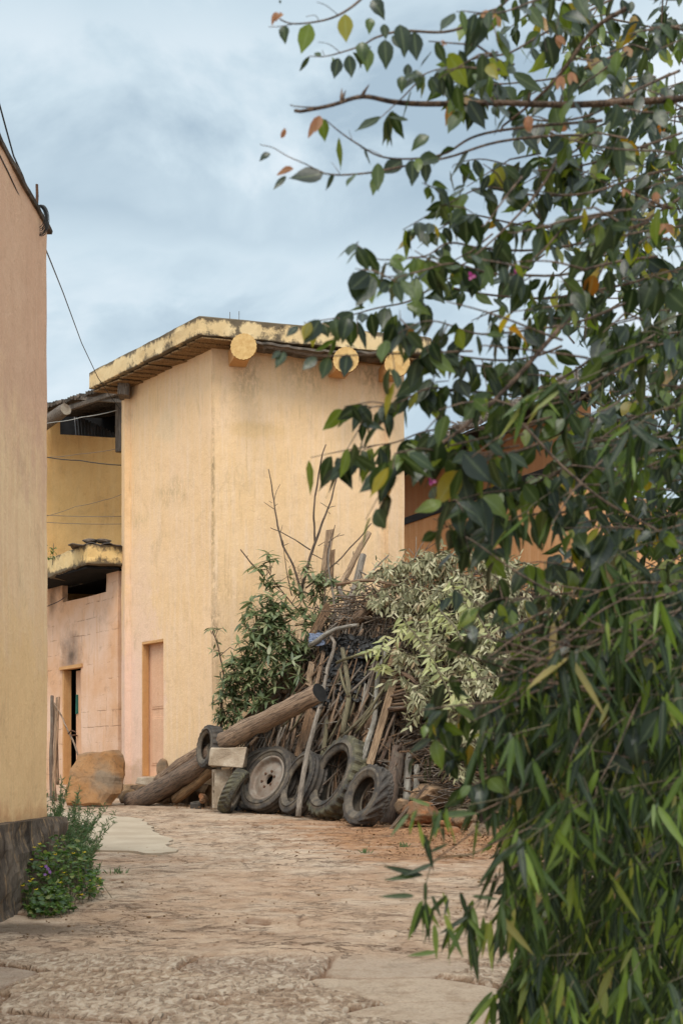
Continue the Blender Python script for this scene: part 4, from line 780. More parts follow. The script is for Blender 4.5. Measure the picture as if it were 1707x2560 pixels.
for i in range(64):
    x0 = rng.uniform(560, 1260); y1 = rng.uniform(880, 560); ln = rng.uniform(260, 620); sl = rng.gauss(.78-.5*min(1, (x0-560)/520), .13)
    stick('stick', Z5((x0, y1), (x0+sl*ln*.5+rng.uniform(-12, 12), y1-ln*.5), (x0+sl*ln, y1-ln)), rng.uniform(4, 9), M[rng.choice(['oldplank', 'oldplank', 'grey', 'bark', 'log', 'green', 'twig'])], 'dry pole packed upright in the heart of the pile behind the tyres', 'stick', 'poles packed upright behind the tyres', lay=rng.uniform(-.16, .14), taper=.7, n=7, knots=rng.randint(0, 2))
# horizontal stack of cut sticks at the right
for i in range(46):
    x0 = 1235+rng.uniform(0, 70); y0 = 335+rng.random()**.8*265; L_ = rng.uniform(160, 300); sl = rng.uniform(-.28, -.02)
    stick('stick', Z5((x0, y0), (x0+L_*.5, y0+L_*.5*sl+rng.uniform(-6, 6)), (x0+L_, y0+L_*sl)), rng.uniform(3.5, 7.5), M[rng.choice(['bark', 'bark', 'log', 'grey', 'twig', 'oldplank'])], 'cut brown stick lying level in the stack right of the light sawn plank', 'stick', 'sticks stacked level right of the sawn plank', lay=rng.uniform(-.26, .0), taper=.85, n=7, endm=M['endwood'])
# posts standing out of the top
plank(Z6((800, 1090), (850, 722)), 19, M['plank'], 'upright sawn post with a square top against the yellow wall', depths=[20.15, 20.2], th=.08)
plank(Z6((855, 1080), (868, 848)), 11, M['oldplank'], 'shorter post just right of the square topped upright post', depths=[20.1, 20.15], th=.05)
stick('post', Z6((905, 1100), (1010, 900), (1110, 738)), 16, M['plank'], 'slanting sawn post with the highest end above the wilted leaves', 'post', depths=[19.8, 19.9, 20.0], taper=.9, n=10, endm=M['endwood'])
stick('post', Z6((900, 1330), (1000, 1120), (1070, 880)), 22, M['grey'], 'thick grey forked post leaning right under the slanting sawn post', 'post', depths=[19.4, 19.6, 19.8], taper=.75, n=12, endm=M['endwood'], knots=2)
stick('post', Z6((960, 1200), (915, 1130), (905, 1080)), 12, M['grey'], 'stub arm of the thick grey forked post', 'post', depths=[19.55, 19.6, 19.65], n=10)
plank(Z6((740, 1400), (850, 1200)), 22, M['oldplank'], 'broad brown board in front of the bare branches at the top left', lay=-.1, th=.04)
stick('branch', Z6((890, 1340), (870, 1200), (845, 1000), (838, 880), (858, 770)), 8, M['grey'], 'pale thin upright branch crossing the square topped post', 'branch', depths=[19.6, 19.7, 19.8, 19.85, 19.9], taper=.5, knots=3)
stick('branch', Z6((925, 1360), (985, 1180), (1090, 1030), (1235, 875)), 8, M['grey'], 'slender pale branch slanting up right to a few green leaves', 'branch', depths=[19.3, 19.4, 19.6, 19.8], taper=.45, knots=2)
# dead saplings against the yellow wall
def sapling(limbs, label, name='bare_branch', mat_=None, group=None):
    Q0 = limbs[0][0]; o0 = P(*Z6(Q0[0])[0], Q0[1]) if False else None
    b = P(*Z6(limbs[0][0][0])[0], limbs[0][1]); t = thing(name, label, 'branch', b, group)
    for pts, Y, r0, r1 in limbs:
        Q = [P(*Z6(q)[0], Y) for q in pts]; out = []
        for i in range(len(Q)-1):
            for k in range(6): q = Q[i].lerp(Q[i+1], k/6); out.append(q+mn.noise_vector(q*5)*.012)
        out.append(Q[-1]); m = MB().tube(out, [r0+(r1-r0)*i/(len(out)-1) for i in range(len(out))], 7, jit=.2)
        m.build('limb' if r0 > .006 else 'twig', mat_ or M['twig'], t, smooth=True)
    return t
sapling([([(650, 1165), (690, 1000), (740, 830), (790, 690), (850, 540), (895, 368)], 20.1, .026, .009), ([(750, 800), (743, 650), (750, 500), (775, 350), (800, 220), (822, 160)], 20.15, .016, .008), ([(735, 880), (800, 910)], 20.1, .008, .005), ([(720, 850), (620, 780), (520, 725), (460, 703)], 20.1, .010, .005), ([(525, 730), (538, 685)], 20.1, .006, .003), ([(845, 580), (785, 540)], 20.1, .006, .004), ([(845, 572), (886, 562)], 20.1, .005, .004), ([(770, 825), (815, 795)], 20.1, .006, .004), ([(835, 600), (850, 615)], 20.1, .005, .004), ([(660, 1120), (750, 1150)], 20.0, .014, .01)], 'tall dead forked sapling with bare twigs against the yellow wall')
sapling([([(648, 1080), (610, 950), (540, 820), (505, 690), (490, 570), (470, 440), (447, 320)], 20.2, .018, .007), ([(485, 580), (417, 535)], 20.2, .006, .003), ([(484, 530), (500, 470), (525, 418)], 20.2, .005, .003), ([(470, 540), (450, 528)], 20.2, .005, .003), ([(545, 825), (580, 805)], 20.2, .006, .003), ([(490, 560), (510, 548)], 20.2, .005, .003)], 'slender bare sapling left of the tall dead forked one')
sapling([([(415, 1018), (340, 940), (265, 845)], 20.2, .012, .008), ([(300, 900), (315, 885)], 20.2, .005, .004)], 'short bare stem poking out above the green leaves at the left')
sapling([([(600, 1150), (560, 960), (543, 785)], 20.2, .009, .004), ([(552, 900), (580, 930)], 20.2, .004, .003)], 'very thin upright twig in front of the slender bare sapling')
sapling([([(690, 1100), (790, 1020), (880, 940), (1000, 820), (1118, 675)], 20.0, .014, .008), ([(885, 935), (908, 942)], 20, .006, .004), ([(1000, 900), (1002, 858)], 20, .007, .006)], 'bare branch slanting right behind the square topped post')
sapling([([(800, 1310), (820, 1050), (835, 850), (882, 685)], 19.7, .010, .006), ([(838, 800), (885, 765), (942, 750)], 19.7, .007, .004), ([(895, 760), (915, 742)], 19.7, .005, .004)], 'thin crooked branch crossing in front of the square topped post')
sapling([([(1370, 980), (1410, 880), (1458, 795)], 19.4, .009, .004), ([(1408, 880), (1410, 762)], 19.4, .006, .003), ([(1395, 880), (1360, 838)], 19.4, .005, .003)], 'pale bare twig fork above the wilted leaves in front of the orange wall', mat_=M['pale'])
sapling([([(1340, 1120), (1450, 880), (1568, 700)], 18.9, .008, .003), ([(1470, 850), (1568, 780)], 18.9, .005, .003)], 'long reddish whip of twig rising in front of the orange wall')
m_ = MB()
for i in range(60):
    q = P(*Z6((rng.gauss(665, 25), 1000+rng.uniform(-40, 150)))[0], 20.0); a = [q]
    for k in range(5): a.append(a[-1]+Vector((rng.gauss(0, .022), rng.gauss(0, .015), rng.gauss(-.01, .028))))
    m_.tube(a, .0022, 3, cap=False)
tag(m_.build('dry_roots', M['bark'], origin=P(755, 1450, 20)), 'wisp of dry hair roots caught on the tall dead sapling', 'roots', kind='stuff')
# ------------------------------------------------------------------ tyres
def tyre(px, py, Y, R, Ri, w_, phi, tau, label, lugs=30, lugh=.02, tm='rubber', side='sidewall', tread=True, rim=False, group='old tyres leaning on the pile', style=0, fit=True):
    phi, tau = radians(phi), radians(tau); nrm = Vector((-sin(phi)*cos(tau), -cos(phi)*cos(tau), sin(tau))); x_ = Vector((cos(phi), -sin(phi), 0)); y_ = nrm.cross(x_)
    if y_.z < 0: x_, y_ = -x_, -y_
    c = P(px, py, Y)
    if fit: c.z = GZ(Y)+R*abs(y_.z)+w_*.38*abs(nrm.z)-.012
    t = thing('tyre' if not rim else 'wheel', label, 'tyre' if not rim else 'wheel', c, group)
    n_ = lugs*4
    def ring(r, d, i): a = 2*pi*i/n_; return c+(x_*cos(a)+y_*sin(a))*r+nrm*d
    def rev(prof, hgt=None):
        vs = []; k = len(prof)
        for i in range(n_):
            for j, (r, d) in enumerate(prof): vs.append(ring(r+(hgt(i, j) if hgt else 0), d, i))
        return vs, [(i*k+j, i*k+j+1, ((i+1) % n_)*k+j+1, ((i+1) % n_)*k+j) for i in range(n_) for j in range(k-1)]
    h = w_/2; tp = [(R*.90, h*.96), (R*.955, h*.93), (R*.985, h*.84), (R, h*.62), (R*1.004, h*.35), (R*1.004, h*.06), (R*1.004, -h*.06), (R*1.004, -h*.35), (R, -h*.62), (R*.985, -h*.84), (R*.955, -h*.93), (R*.90, -h*.96)]
    if style == 0: hg = lambda i, j: 0 if j in (0, 11) else (lugh if ((i+(2 if j < 6 else 0)) % 4) < 2 else 0)*(1 if j not in (5, 6) else .5)
    elif style == 1: hg = lambda i, j: 0 if j in (0, 11) else (-lugh if j in (3, 5, 6, 8) else 0)+(lugh*.8 if (i % 4) < 3 and j in (1, 2, 9, 10) else 0)
    else: hg = lambda i, j: 0 if j in (0, 11) else (lugh if ((i+int(abs(j-5.5)*1.1)) % 4) < 2 else 0)
    m = MB(); m.add(*rev(tp, hg)); m.build('tread', M[tm], t, fix=.0004)
    Rm = (R+Ri)/2; m = MB()
    for s in (1, -1):
        pr_ = [(R*.902, s*h*.955), (R*.86, s*h*1.03), (R*.80, s*h*1.07), (Rm, s*h*1.06), (Ri*1.12, s*h*.98), (Ri*1.05, s*h*.86), (Ri*1.02, s*h*.80), (Ri, s*h*.70), (Ri*1.0, s*h*.52), (Ri*1.08, s*h*.60), (Rm, s*h*.84), (R*.90, s*h*.70), (R*.93, 0)]
        v, f = rev(pr_); m.add(v, f)
    m.build('sidewall', M[side], t, fix=.0004, smooth=True)
    if rim:
        m = MB(); rp_ = [(Ri*1.04, h*.74), (Ri*1.0, h*.86), (Ri*.93, h*.84), (Ri*.90, h*.60), (Ri*.86, h*.40), (Ri*.84, h*.22), (Ri*.78, h*.20), (Ri*.62, h*.34), (Ri*.46, h*.42), (Ri*.40, h*.36), (Ri*.26, h*.30), (Ri*.235, h*.28), (Ri*.23, -h*.1)]
        m.add(*rev(rp_)); v, f = rev([(Ri*1.02, h*.7), (Ri*.95, -h*.6), (Ri*1.02, -h*.8)]); m.add(v, f); ro = m.build('rim', M['rim'], t, fix=.0004, smooth=True)
        m = MB()
        for q in range(6):
            a = q*pi/3+.3; cc_ = c+(x_*cos(a)+y_*sin(a))*Ri*.36+nrm*(h*.38); m.tube([cc_-nrm*.02, cc_+nrm*.012], .017, 8)
        m.build('bolt', M['iron'], ro)
    return t
tyre(527, 1868, 19.55, .29, .18, .20, 62, 8, 'small tyre hung over the left end of the charred log', lugs=22, lugh=.014, fit=False)
tyre(584, 1962, 18.85, .31, .2, .17, 98, 26, 'narrow mossy tyre seen tread on beside the cement block', lugs=26, lugh=.012, tm='mossrubber', style=2)
tyre(652, 1955, 19.15, .455, .30, .20, 42, 24, 'tyre half hidden behind the rusty rimmed wheel', lugs=34, lugh=.010, style=1)
tyre(676, 1955, 18.85, .46, .315, .22, 45, 24, 'truck wheel with a rusted steel rim leaning third from the left', lugs=36, lugh=.010, rim=True, style=1)
tyre(758, 1965, 18.25, .43, .28, .23, 64, 22, 'dark tyre behind the long pale pole', lugs=34, lugh=.014, style=1)
tyre(799, 1985, 18.5, .37, .26, .13, 66, 20, 'thin tyre half hidden behind the big mossy tyre', lugs=28, lugh=.012)
tyre(846, 1948, 17.7, .525, .34, .27, 62, 23, 'big mossy lugged tyre, tallest of the row', lugs=26, lugh=.026, tm='mossrubber')
tyre(920, 1984, 16.5, .36, .215, .20, 58, 21, 'rounded lug tyre at the right end of the row', lugs=16, lugh=.020, style=2)
tyre(494, 2011, 20.0, .10, .06, .10, 10, 82, 'small black rubber ring lying flat on the ground by the cement block', lugs=18, lugh=.002, group='rubber pieces on the ground')
# blocks
def blk(name, px, py, Y, sx, sy, sz, rz, mat_, label, j=.02, hollow=False):
    c = P(px, py, Y); Mz = Matrix.Rotation(rz, 3, 'Z'); m = MB()
    if not hollow:
        m.box(c, sx, sy, sz, Mz, j=j); o = m.build(name, mat_, origin=c, fix=.001, bevel=.012)
    else:
        t_ = .045
        m.box(c+Mz @ Vector((0, sy/2-t_/2, 0)), sx, t_, sz, Mz); m.box(c+Mz @ Vector((0, -sy/2+t_/2, 0)), sx, t_, sz, Mz)
        for q in (-1, 0, 1): m.box(c+Mz @ Vector((0, 0, q*(sz/2-t_/2))), sx-.004, sy-2*t_-.002, t_-.002, Mz)
        o = m.build(name, mat_, origin=c, bevel=.005)
    return tag(o, label, 'block')
blk('stone_block', 572, 1893, 19.0, .50, .30, .27, radians(-5), M['concrete'], 'pale rough stone block propping up the charred log', .035)
blk('cement_block', 556, 1972, 19.1, .24, .20, .52, radians(17), M['concrete'], 'grey hollow cement block standing on end under the stone block', hollow=True)
# cloth and plastic
def crumple(name, cx_, cy_, wpx, hpx, lay, mat_, label, cat, amp=.07, seed=0, nx_=26, ny2=22):
    vs = []
    for i in range(nx_+1):
        for j in range(ny2+1):
            u, v = i/nx_-.5, j/ny2-.5; k = 1+.25*mn.noise(Vector((u*3, v*3, seed)))
            q = H(cx_+u*wpx*k*(1-.3*abs(v)), cy_+v*hpx*k, lay); a = abs(mn.noise(Vector((u*6, v*7, seed+3)))); b = abs(mn.noise(Vector((u*15, v*17, seed+5))))
            vs.append(q+Vector((mn.noise(Vector((u*9, v*9, seed+7)))*amp*.6, -(a*1.6+b*.9)*amp, mn.noise(Vector((u*8, v*8, seed+9)))*amp*.6)))
    o = MB().add(vs, [(i*(ny2+1)+j, (i+1)*(ny2+1)+j, (i+1)*(ny2+1)+j+1, i*(ny2+1)+j+1) for i in range(nx_) for j in range(ny2)]).build(name, mat_, origin=H(cx_, cy_, lay))
    so = o.modifiers.new('thick', 'SOLIDIFY'); so.thickness = .004; return tag(o, label, cat)
crumple('cloth', 791, 1600, 40, 30, -.28, M['cloth'], 'folded faded blue cloth lying under the pale cut branch', 'cloth', .03, 3, 14, 12)
crumple('plastic_sheet', 858, 1672, 120, 160, .02, M['plastic'], 'large crumpled black plastic sheet stuffed in the middle of the pile', 'plastic sheet', .13, 5, 44, 50)
crumple('plastic_sheet', 912, 1618, 90, 55, -.10, M['plastic'], 'smaller black plastic fold near the top right of the large sheet', 'plastic sheet', .08, 9, 24, 20)
crumple('plastic_sheet', 800, 1745, 44, 50, -.12, M['plastic'], 'torn black plastic scrap by the charred log end', 'plastic sheet', .06, 12, 16, 14)
crumple('plastic_sheet', 592, 1995, 36, 70, -.02, M['plastic'], 'ragged dark plastic scrap between the narrow tyre and the rimmed wheel', 'plastic sheet', .06, 15, 16, 16)
# ------------------------------------------------------------------ stones, poles and door step at the left
def rk(name, px, py, Y, rx, ry, rz, mat_, label, seed, cat='rock', group=None, flat=None, amp=.3, sub=4):
    c = P(px, py, Y); return tag(rock(MB(), c, (rx, ry, rz), seed, sub, amp, flat).build(name, mat_, origin=c), label, cat, group)
FL = [((0, -.97, .24), .62), ((.8, -.55, .2), .78), ((-.75, -.5, .43), .72), ((-.55, -.2, .8), .76), ((.9, .1, .43), .8), ((.1, .1, .99), .84), ((-.95, -.1, -.3), .86)]
def slab_rock(outline, Y, push, label):
    pts = [P(px, py, Y+.35*(2013-py)/136) for px, py in outline]; n_ = len(pts); c = sum(pts, Vector())/n_; m = MB(); rings = []
    dense = []
    for i in range(n_):
        for t in range(5): q = pts[i].lerp(pts[(i+1) % n_], t/5); dense.append(q+mn.noise_vector(q*5)*.03)
    for k, (sc_, off) in enumerate(((0, -.03), (.35, -.03), (.7, -.02), (.92, .0), (1, .05), (1.0, .22), (.8, .34), (0, .36))):
        rings.append([c+(q-c)*sc_+push*off+mn.noise_vector((c+(q-c)*sc_+push*off)*6)*.018+mn.noise_vector((c+(q-c)*sc_)*18)*.006 for q in dense])
    N_ = len(dense); m.add([q for r in rings for q in r], [(k*N_+i, k*N_+(i+1) % N_, (k+1)*N_+(i+1) % N_, (k+1)*N_+i) for k in range(7) for i in range(N_)])
    return tag(m.build('boulder', M['boulder'], origin=c, fix=.0005), label, 'boulder')
slab_rock([(155, 1997), (163, 1962), (175, 1925), (194, 1882), (214, 1877), (245, 1879), (272, 1877), (281, 1890), (280, 1945), (272, 1985), (250, 2013), (205, 2014), (161, 2012)], 20.3, Vector((.62, .78, 0)), 'big flat ochre boulder leaning by the green patched annex door')
rk('stone', 322, 1992, 21.3, .17, .14, .13, M['found'], 'rubble stone at the foot of the tower left of the door step', 6, flat=FL)
rk('stone', 372, 1996, 21.4, .20, .16, .14, M['found'], 'rubble stone under the door step of the tower', 8, flat=FL)
rk('stone', 408, 1995, 21.2, .14, .12, .12, M['found'], 'rubble stone right of the door step against the log', 9, flat=FL)
rk('stone', 408, 1925, 21.2, .11, .1, .2, M['greyrock'], 'grey upright stone leaning at the right of the tower door foot', 14, flat=FL)
c = P(376, 1954, 21.5); tag(MB().box(c, .34, .26, .11, Matrix.Rotation(-.6, 3, 'Z'), j=.02).build('door_step', M['concrete'], origin=c, fix=.001, bevel=.015), 'pale concrete step at the foot of the tower door', 'step')
m_ = MB(); f0 = Vector((a_.x, a_.y, 0))
q0, q1 = a_+(a_-b_).normalized()*.15-inn*.16, b_-inn*.10; vs = []
for i in range(31):
    q = q0.lerp(q1, i/30)
    for j, (dz, dn) in enumerate(((.55, .10), (1.02, .0), (1.13, .05), (1.15, .2))):
        nz_v = mn.noise(Vector((q.x*4, q.y*4, dz*4)))*.06; vs.append((q.x+inn.x*(dn+nz_v), q.y+inn.y*(dn+nz_v), dz+nz_v*.5))
m_.add(vs, [(i*4+j, (i+1)*4+j, (i+1)*4+j+1, i*4+j+1) for i in range(30) for j in range(3)]); m_.build('foundation', M['found'], tower)
for pts, Y, w_, lb in (([(128, 2010), (131, 1880), (133, 1742)], 22.4, 10, 'leftmost brown pole leaning by the corner of the terracotta house'), ([(136, 1990), (141, 1850), (146, 1745)], 22.2, 11, 'bamboo pole second from the house corner with a tied joint'), ([(146, 1960), (143, 1860), (135, 1760)], 22.6, 8, 'thin dark pole crossing the bamboo pole by the house corner'), ([(140, 2000), (138, 1900), (150, 1740)], 22.0, 7, 'thin brown pole in front of the bamboo pole')):
    stick('pole', pts, w_, M['oldplank'] if 'bamboo' in lb else M['redlog'], lb, 'pole', 'poles leaning by the house corner', depths=[Y-.4, Y-.1, Y+.3], taper=.9, n=9)
stick('pole', [(196, 1886), (170, 1825), (139, 1758)], 5, M['log'], 'thin prop pole slanting across the annex door with a metal hook', 'pole', depths=[20.8, 21.6, 22.4], taper=.8, n=8)
stick('rod', [(170, 1836), (178, 1828), (190, 1832)], 4, M['iron'], 'small iron hook fixed on the slanting prop pole', 'hook', depths=[21.5, 21.45, 21.4], n=6)
# rocks at the right foot of the pile
for px, py, Y, r, mt, lb, sd_ in ((1050, 2030, 16.4, (.20, .16, .155), 'redrock', 'bright orange rock, largest beside the dark broken branch', 21), (1005, 2015, 16.6, (.09, .08, .10), 'greyrock', 'upright grey stone between the mossy post and the orange rock', 22),
                              (1080, 1985, 16.9, (.26, .2, .14), 'greyrock', 'brown grey rock in the shade behind the orange rock', 23), (1120, 2090, 15.4, (.16, .13, .12), 'redrock', 'reddish rock under the leaves right of the orange rock', 24),
                              (1160, 2045, 16.0, (.15, .13, .12), 'greyrock', 'pale brown rock next to the shrub leaves', 25), (1165, 2130, 14.8, (.17, .14, .10), 'redrock', 'low orange rock nearest the lane at the right', 26), (1100, 2062, 15.8, (.09, .07, .06), 'redrock', 'small orange stone below the large orange rock', 27), (1015, 2058, 16.3, (.07, .06, .05), 'redrock', 'small red stone left of the large orange rock', 28), (1200, 2085, 15.3, (.15, .13, .13), 'greyrock', 'rounded brown rock half hidden by shrub leaves', 29), (1135, 2055, 16.2, (.11, .09, .09), 'redrock', 'middle sized orange stone behind the reddish rock', 30), (508, 1995, 19.9, (.07, .06, .07), 'redrock', 'small orange stone left of the grey cement block', 31)):
    rk('rock', px, py, Y, *r, M[mt], lb, sd_, flat=[((rng.uniform(-1, 1), -.8, rng.uniform(-.2, .6)), .8), ((.8, -.4, .4), .75), ((-.7, -.5, .4), .75), ((.1, -.2, .95), .72)], amp=.3)
# ------------------------------------------------------------------ leaves
def template(kind, var):
    r = random.Random(kind+str(var))
    if kind == 'ovate': st = [(0, .03), (.10, .26), (.26, .44), (.44, .47), (.62, .38), (.78, .22), (.90, .09), (1, .0)]; fold = .22; droop = .30
    elif kind == 'lance': st = [(0, .05), (.10, .34), (.28, .48), (.5, .46), (.72, .32), (.88, .14), (1, 0)]; fold = .25; droop = .45
    elif kind == 'simple': st = [(0, .05), (.3, .46), (.65, .36), (1, 0)]; fold = .25; droop = .35
    elif kind == 'wilt': st = [(0, .06), (.22, .40), (.5, .45), (.78, .28), (1, 0)]; fold = .55; droop = .6
    dr = droop*r.uniform(.3, 1.5); fo = fold*r.uniform(.4, 1.5); tw = r.uniform(-.5, .5); cup = r.uniform(-.15, .15)
    v = []
    for t, hw in st:
        a = tw*t; zc = -dr*t*t*.6
        for s in (-1, 0, 1):
            x = s*hw*(1+r.uniform(-.07, .07)); z = fo*abs(x)+.03*r.uniform(-1, 1)*(s != 0)
            v.append((x*cos(a)-z*sin(a), t, zc+x*sin(a)*.6+z*cos(a)+cup*sin(t*3)))
    f = []
    for i in range(len(st)-1):
        b = i*3; f += [(b, b+1, b+4, b+3), (b+1, b+2, b+5, b+4)]
    return np.array(v), f
TPL = {k: [template(k, i) for i in range(6)] for k in ('ovate', 'lance', 'simple', 'wilt')}
class Leaves:
    def __init__(s): s.L = []
    def add(s, p, d, up, L, W, kind='ovate'): s.L.append((p, d, up, L, W, kind))
    def build(s, name, mat_, parent=None, origin=None, label=None, cat=None):
        o0 = wloc(parent) if parent else Vector(origin); V = []; Fc = []; b = 0
        for p, d, up, L, W, kind in s.L:
            v, f = TPL[kind][rng.randrange(6)]; y = d.normalized(); z = up-y*up.dot(y)
            if z.length < 1e-3: z = y.orthogonal()
            z.normalize(); x = y.cross(z); Mx = np.array([[x.x*W, x.y*W, x.z*W], [y.x*L, y.y*L, y.z*L], [z.x*W, z.y*W, z.z*W]])
            vv = v.copy(); vv[:, 2] = vv[:, 2]; w_ = vv @ Mx+np.array(p-o0); V.append(w_); Fc += [tuple(i+b for i in q) for q in f]; b += len(v)
        me = bpy.data.meshes.new(name); me.from_pydata(np.concatenate(V).tolist() if V else [], [], Fc); me.materials.append(mat_)
        at = me.attributes.new('rib', 'FLOAT', 'POINT'); at.data.foreach_set('value', np.tile(np.array([0, 1, 0], np.float32), b//3))
        me.polygons.foreach_set('use_smooth', [True]*len(me.polygons)); o = bpy.data.objects.new(name, me); C.objects.link(o)
        if parent: o.parent = parent
        else: o.location = o0; tag(o, label, cat)
        return o
def rv(g=1): return Vector((rng.gauss(0, g), rng.gauss(0, g), rng.gauss(0, g)))
DOWN = Vector((0, 0, -1))
# green leafy boughs at the left of the pile: whorls of long drooping leaves
def bough(pts, label, nwh, spread, lenm, mat_, Ys=None, nl=8, name='leafy_bough', kind='lance', up=.5, stem=.014, group=None, wr=.27, cat='bough', droop=.35):
    Q = [P(px, py, (Ys[i] if Ys else hy(px, py, -.22))) for i, (px, py) in enumerate(pts)]
    t = thing(name, label, cat, Q[0], group); m = MB(); out = []
    for i in range(len(Q)-1):
        for k in range(5): q = Q[i].lerp(Q[i+1], k/5); out.append(q+mn.noise_vector(q*4)*.02)
    out.append(Q[-1]); m.tube(out, [stem*(1-.7*i/len(out)) for i in range(len(out))], 6); L = Leaves()
    for _ in range(int(nwh*1.9)):
        f = rng.random()**.7; q = out[min(len(out)-1, int(f*len(out)))]; d = rv(1); d.y *= .55; d.y -= .25; d.z += .35; tip = q+d.normalized()*rng.uniform(.2, 1.15)*spread
        m.tube([q, (q+tip)/2+rv(.02), tip], [.006, .005, .003], 4, cap=False); ax = (tip-q).normalized()*.5+Vector((0, -.2, up)); ax.normalize()
        for k in range(nl):
            a = 2*pi*k/nl+rng.uniform(-.3, .3); s = ax.orthogonal().normalized(); s2 = ax.cross(s); dd = (s*cos(a)+s2*sin(a))+ax*rng.uniform(-.1, .7)+Vector((0, 0, -droop)); l_ = lenm*rng.uniform(.6, 1.15)
            L.add(tip-ax*rng.uniform(0, .05), dd, Vector((0, -.2, 1))+rv(.25), l_, l_*wr*rng.uniform(.8, 1.2), kind)
    m.build('stem', M['twig'], t, smooth=True); L.build('foliage', mat_, t); return t
GR = 'cut green boughs at the left of the pile'
bough([(790, 1560), (740, 1520), (690, 1460), (668, 1425)], 'green bough drooping highest beside the bare saplings', 16, .30, .19, M['gleaf'], [19.9, 20, 20.05, 20.05], group=GR, nl=7)
bough([(760, 1620), (700, 1560), (650, 1530)], 'dark green bough with dense leaf whorls left of the blue cloth', 30, .34, .19, M['gleaf'], [19.6, 19.7, 19.75], group=GR)
bough([(740, 1680), (690, 1620), (640, 1590)], 'dark green bough just above the fan of stakes', 30, .34, .19, M['gleaf'], [19.5, 19.55, 19.6], group=GR)
bough([(700, 1740), (650, 1680), (610, 1650)], 'dark green bough in the middle of the leafy left slope', 28, .32, .18, M['gleaf'], [19.5, 19.6, 19.65], group=GR)
bough([(660, 1770), (620, 1730), (590, 1690)], 'shaded green bough above the charred log', 24, .27, .16, M['gleaf'], [19.45, 19.55, 19.6], group=GR)
bough([(610, 1800), (585, 1760), (575, 1720)], 'small leaved green bough low behind the charred log', 20, .22, .14, M['gleaf'], [19.6, 19.65, 19.7], group=GR)
bough([(570, 1830), (565, 1800), (556, 1770)], 'lowest green sprig beside the small hung tyre', 12, .14, .12, M['gleaf'], [19.7, 19.75, 19.8], group=GR)
bough([(800, 1560), (805, 1500), (790, 1450)], 'green bough behind the broad brown board', 14, .28, .17, M['gleaf'], [19.8, 19.9, 20], group=GR)
bough([(850, 1560), (845, 1490), (840, 1440)], 'thin leafed green bough around the square topped post', 9, .26, .16, M['gleaf'], [19.7, 19.8, 19.9], group=GR, nl=5)
bough([(552, 1850), (556, 1760), (560, 1690), (545, 1620), (531, 1578)], 'sparse leafed twig plant rising by the tower corner', 13, .16, .11, M['gleaf'], [19.85, 19.9, 19.95, 20, 20.0], name='twig_plant', nl=5, group=None, stem=.02)
bough([(575, 1840), (590, 1770), (615, 1700), (640, 1610), (636, 1590)], 'thin leafy stem between the twig plant and the green boughs', 16, .18, .13, M['gleaf'], [19.75, 19.8, 19.85, 19.9, 19.95], name='twig_plant', nl=6, stem=.014)
sapling([([(130, 1540), (195, 1480), (250, 1515)], 19.9, .006, .004), ([(140, 1970), (240, 1830), (330, 1740)], 19.8, .010, .005), ([(105, 1930), (190, 1900)], 19.8, .006, .003)], 'bare crossed twigs by the tower corner above the small hung tyre')
# wilted boughs heaped at the right
def wilt(px, py, dx, dy, label, n, mat_, Lf=.13, lay=-.25, pinn=True, group=None, kind='wilt', wr=.36, L_=None):
    A0 = H(px, py, lay); A1 = H(px+dx, py+dy, lay-.12); t = thing('wilted_bough', label, 'bough', A0, group); m = MB(); L = Leaves()
    mid = (A0+A1)/2+Vector((0, -.1, .14)); stems = [[A0, A0.lerp(mid, .5), mid, mid.lerp(A1, .5), A1]]
    axis = (A1-A0); ln = axis.length
    for k in range(n):
        f = rng.random(); q = A0.lerp(mid, f*2) if f < .5 else mid.lerp(A1, f*2-1); d = axis.normalized()*.6+rv(.7); d.y -= .25; d.z -= .1; e_ = q+d.normalized()*rng.uniform(.14, .34); e_.z -= .05; stems.append([q, (q+e_)/2+Vector((0, 0, .03)), e_])
    for si, s in enumerate(stems):
        m.tube(s, [.012 if si == 0 else .004]*(len(s)-1)+[.0025], 5, cap=False); tot = sum((s[i+1]-s[i]).length for i in range(len(s)-1)); nn = max(3, int(tot/.035)); side = 1
        for i in range(nn):
            f = (i+.5)/nn*(len(s)-1); a = int(f); q = s[a].lerp(s[min(a+1, len(s)-1)], f-a); ax = (s[min(a+1, len(s)-1)]-s[a]).normalized(); sd_ = ax.cross(Vector((0, -1, .3))).normalized()*side; side = -side
            dd = sd_*.8+ax*.5+Vector((0, -.15, -.75 if pinn else -.3))+rv(.28); l_ = Lf*rng.uniform(.6, 1.15); L.add(q, dd, Vector((0, -.5, .6))+rv(.4), l_, l_*wr*rng.uniform(.6, 1.1), kind)
    m.build('stem', M['green'], t, smooth=True); L.build('foliage', mat_, t); return t
WG = 'wilted boughs heaped on the right of the pile'
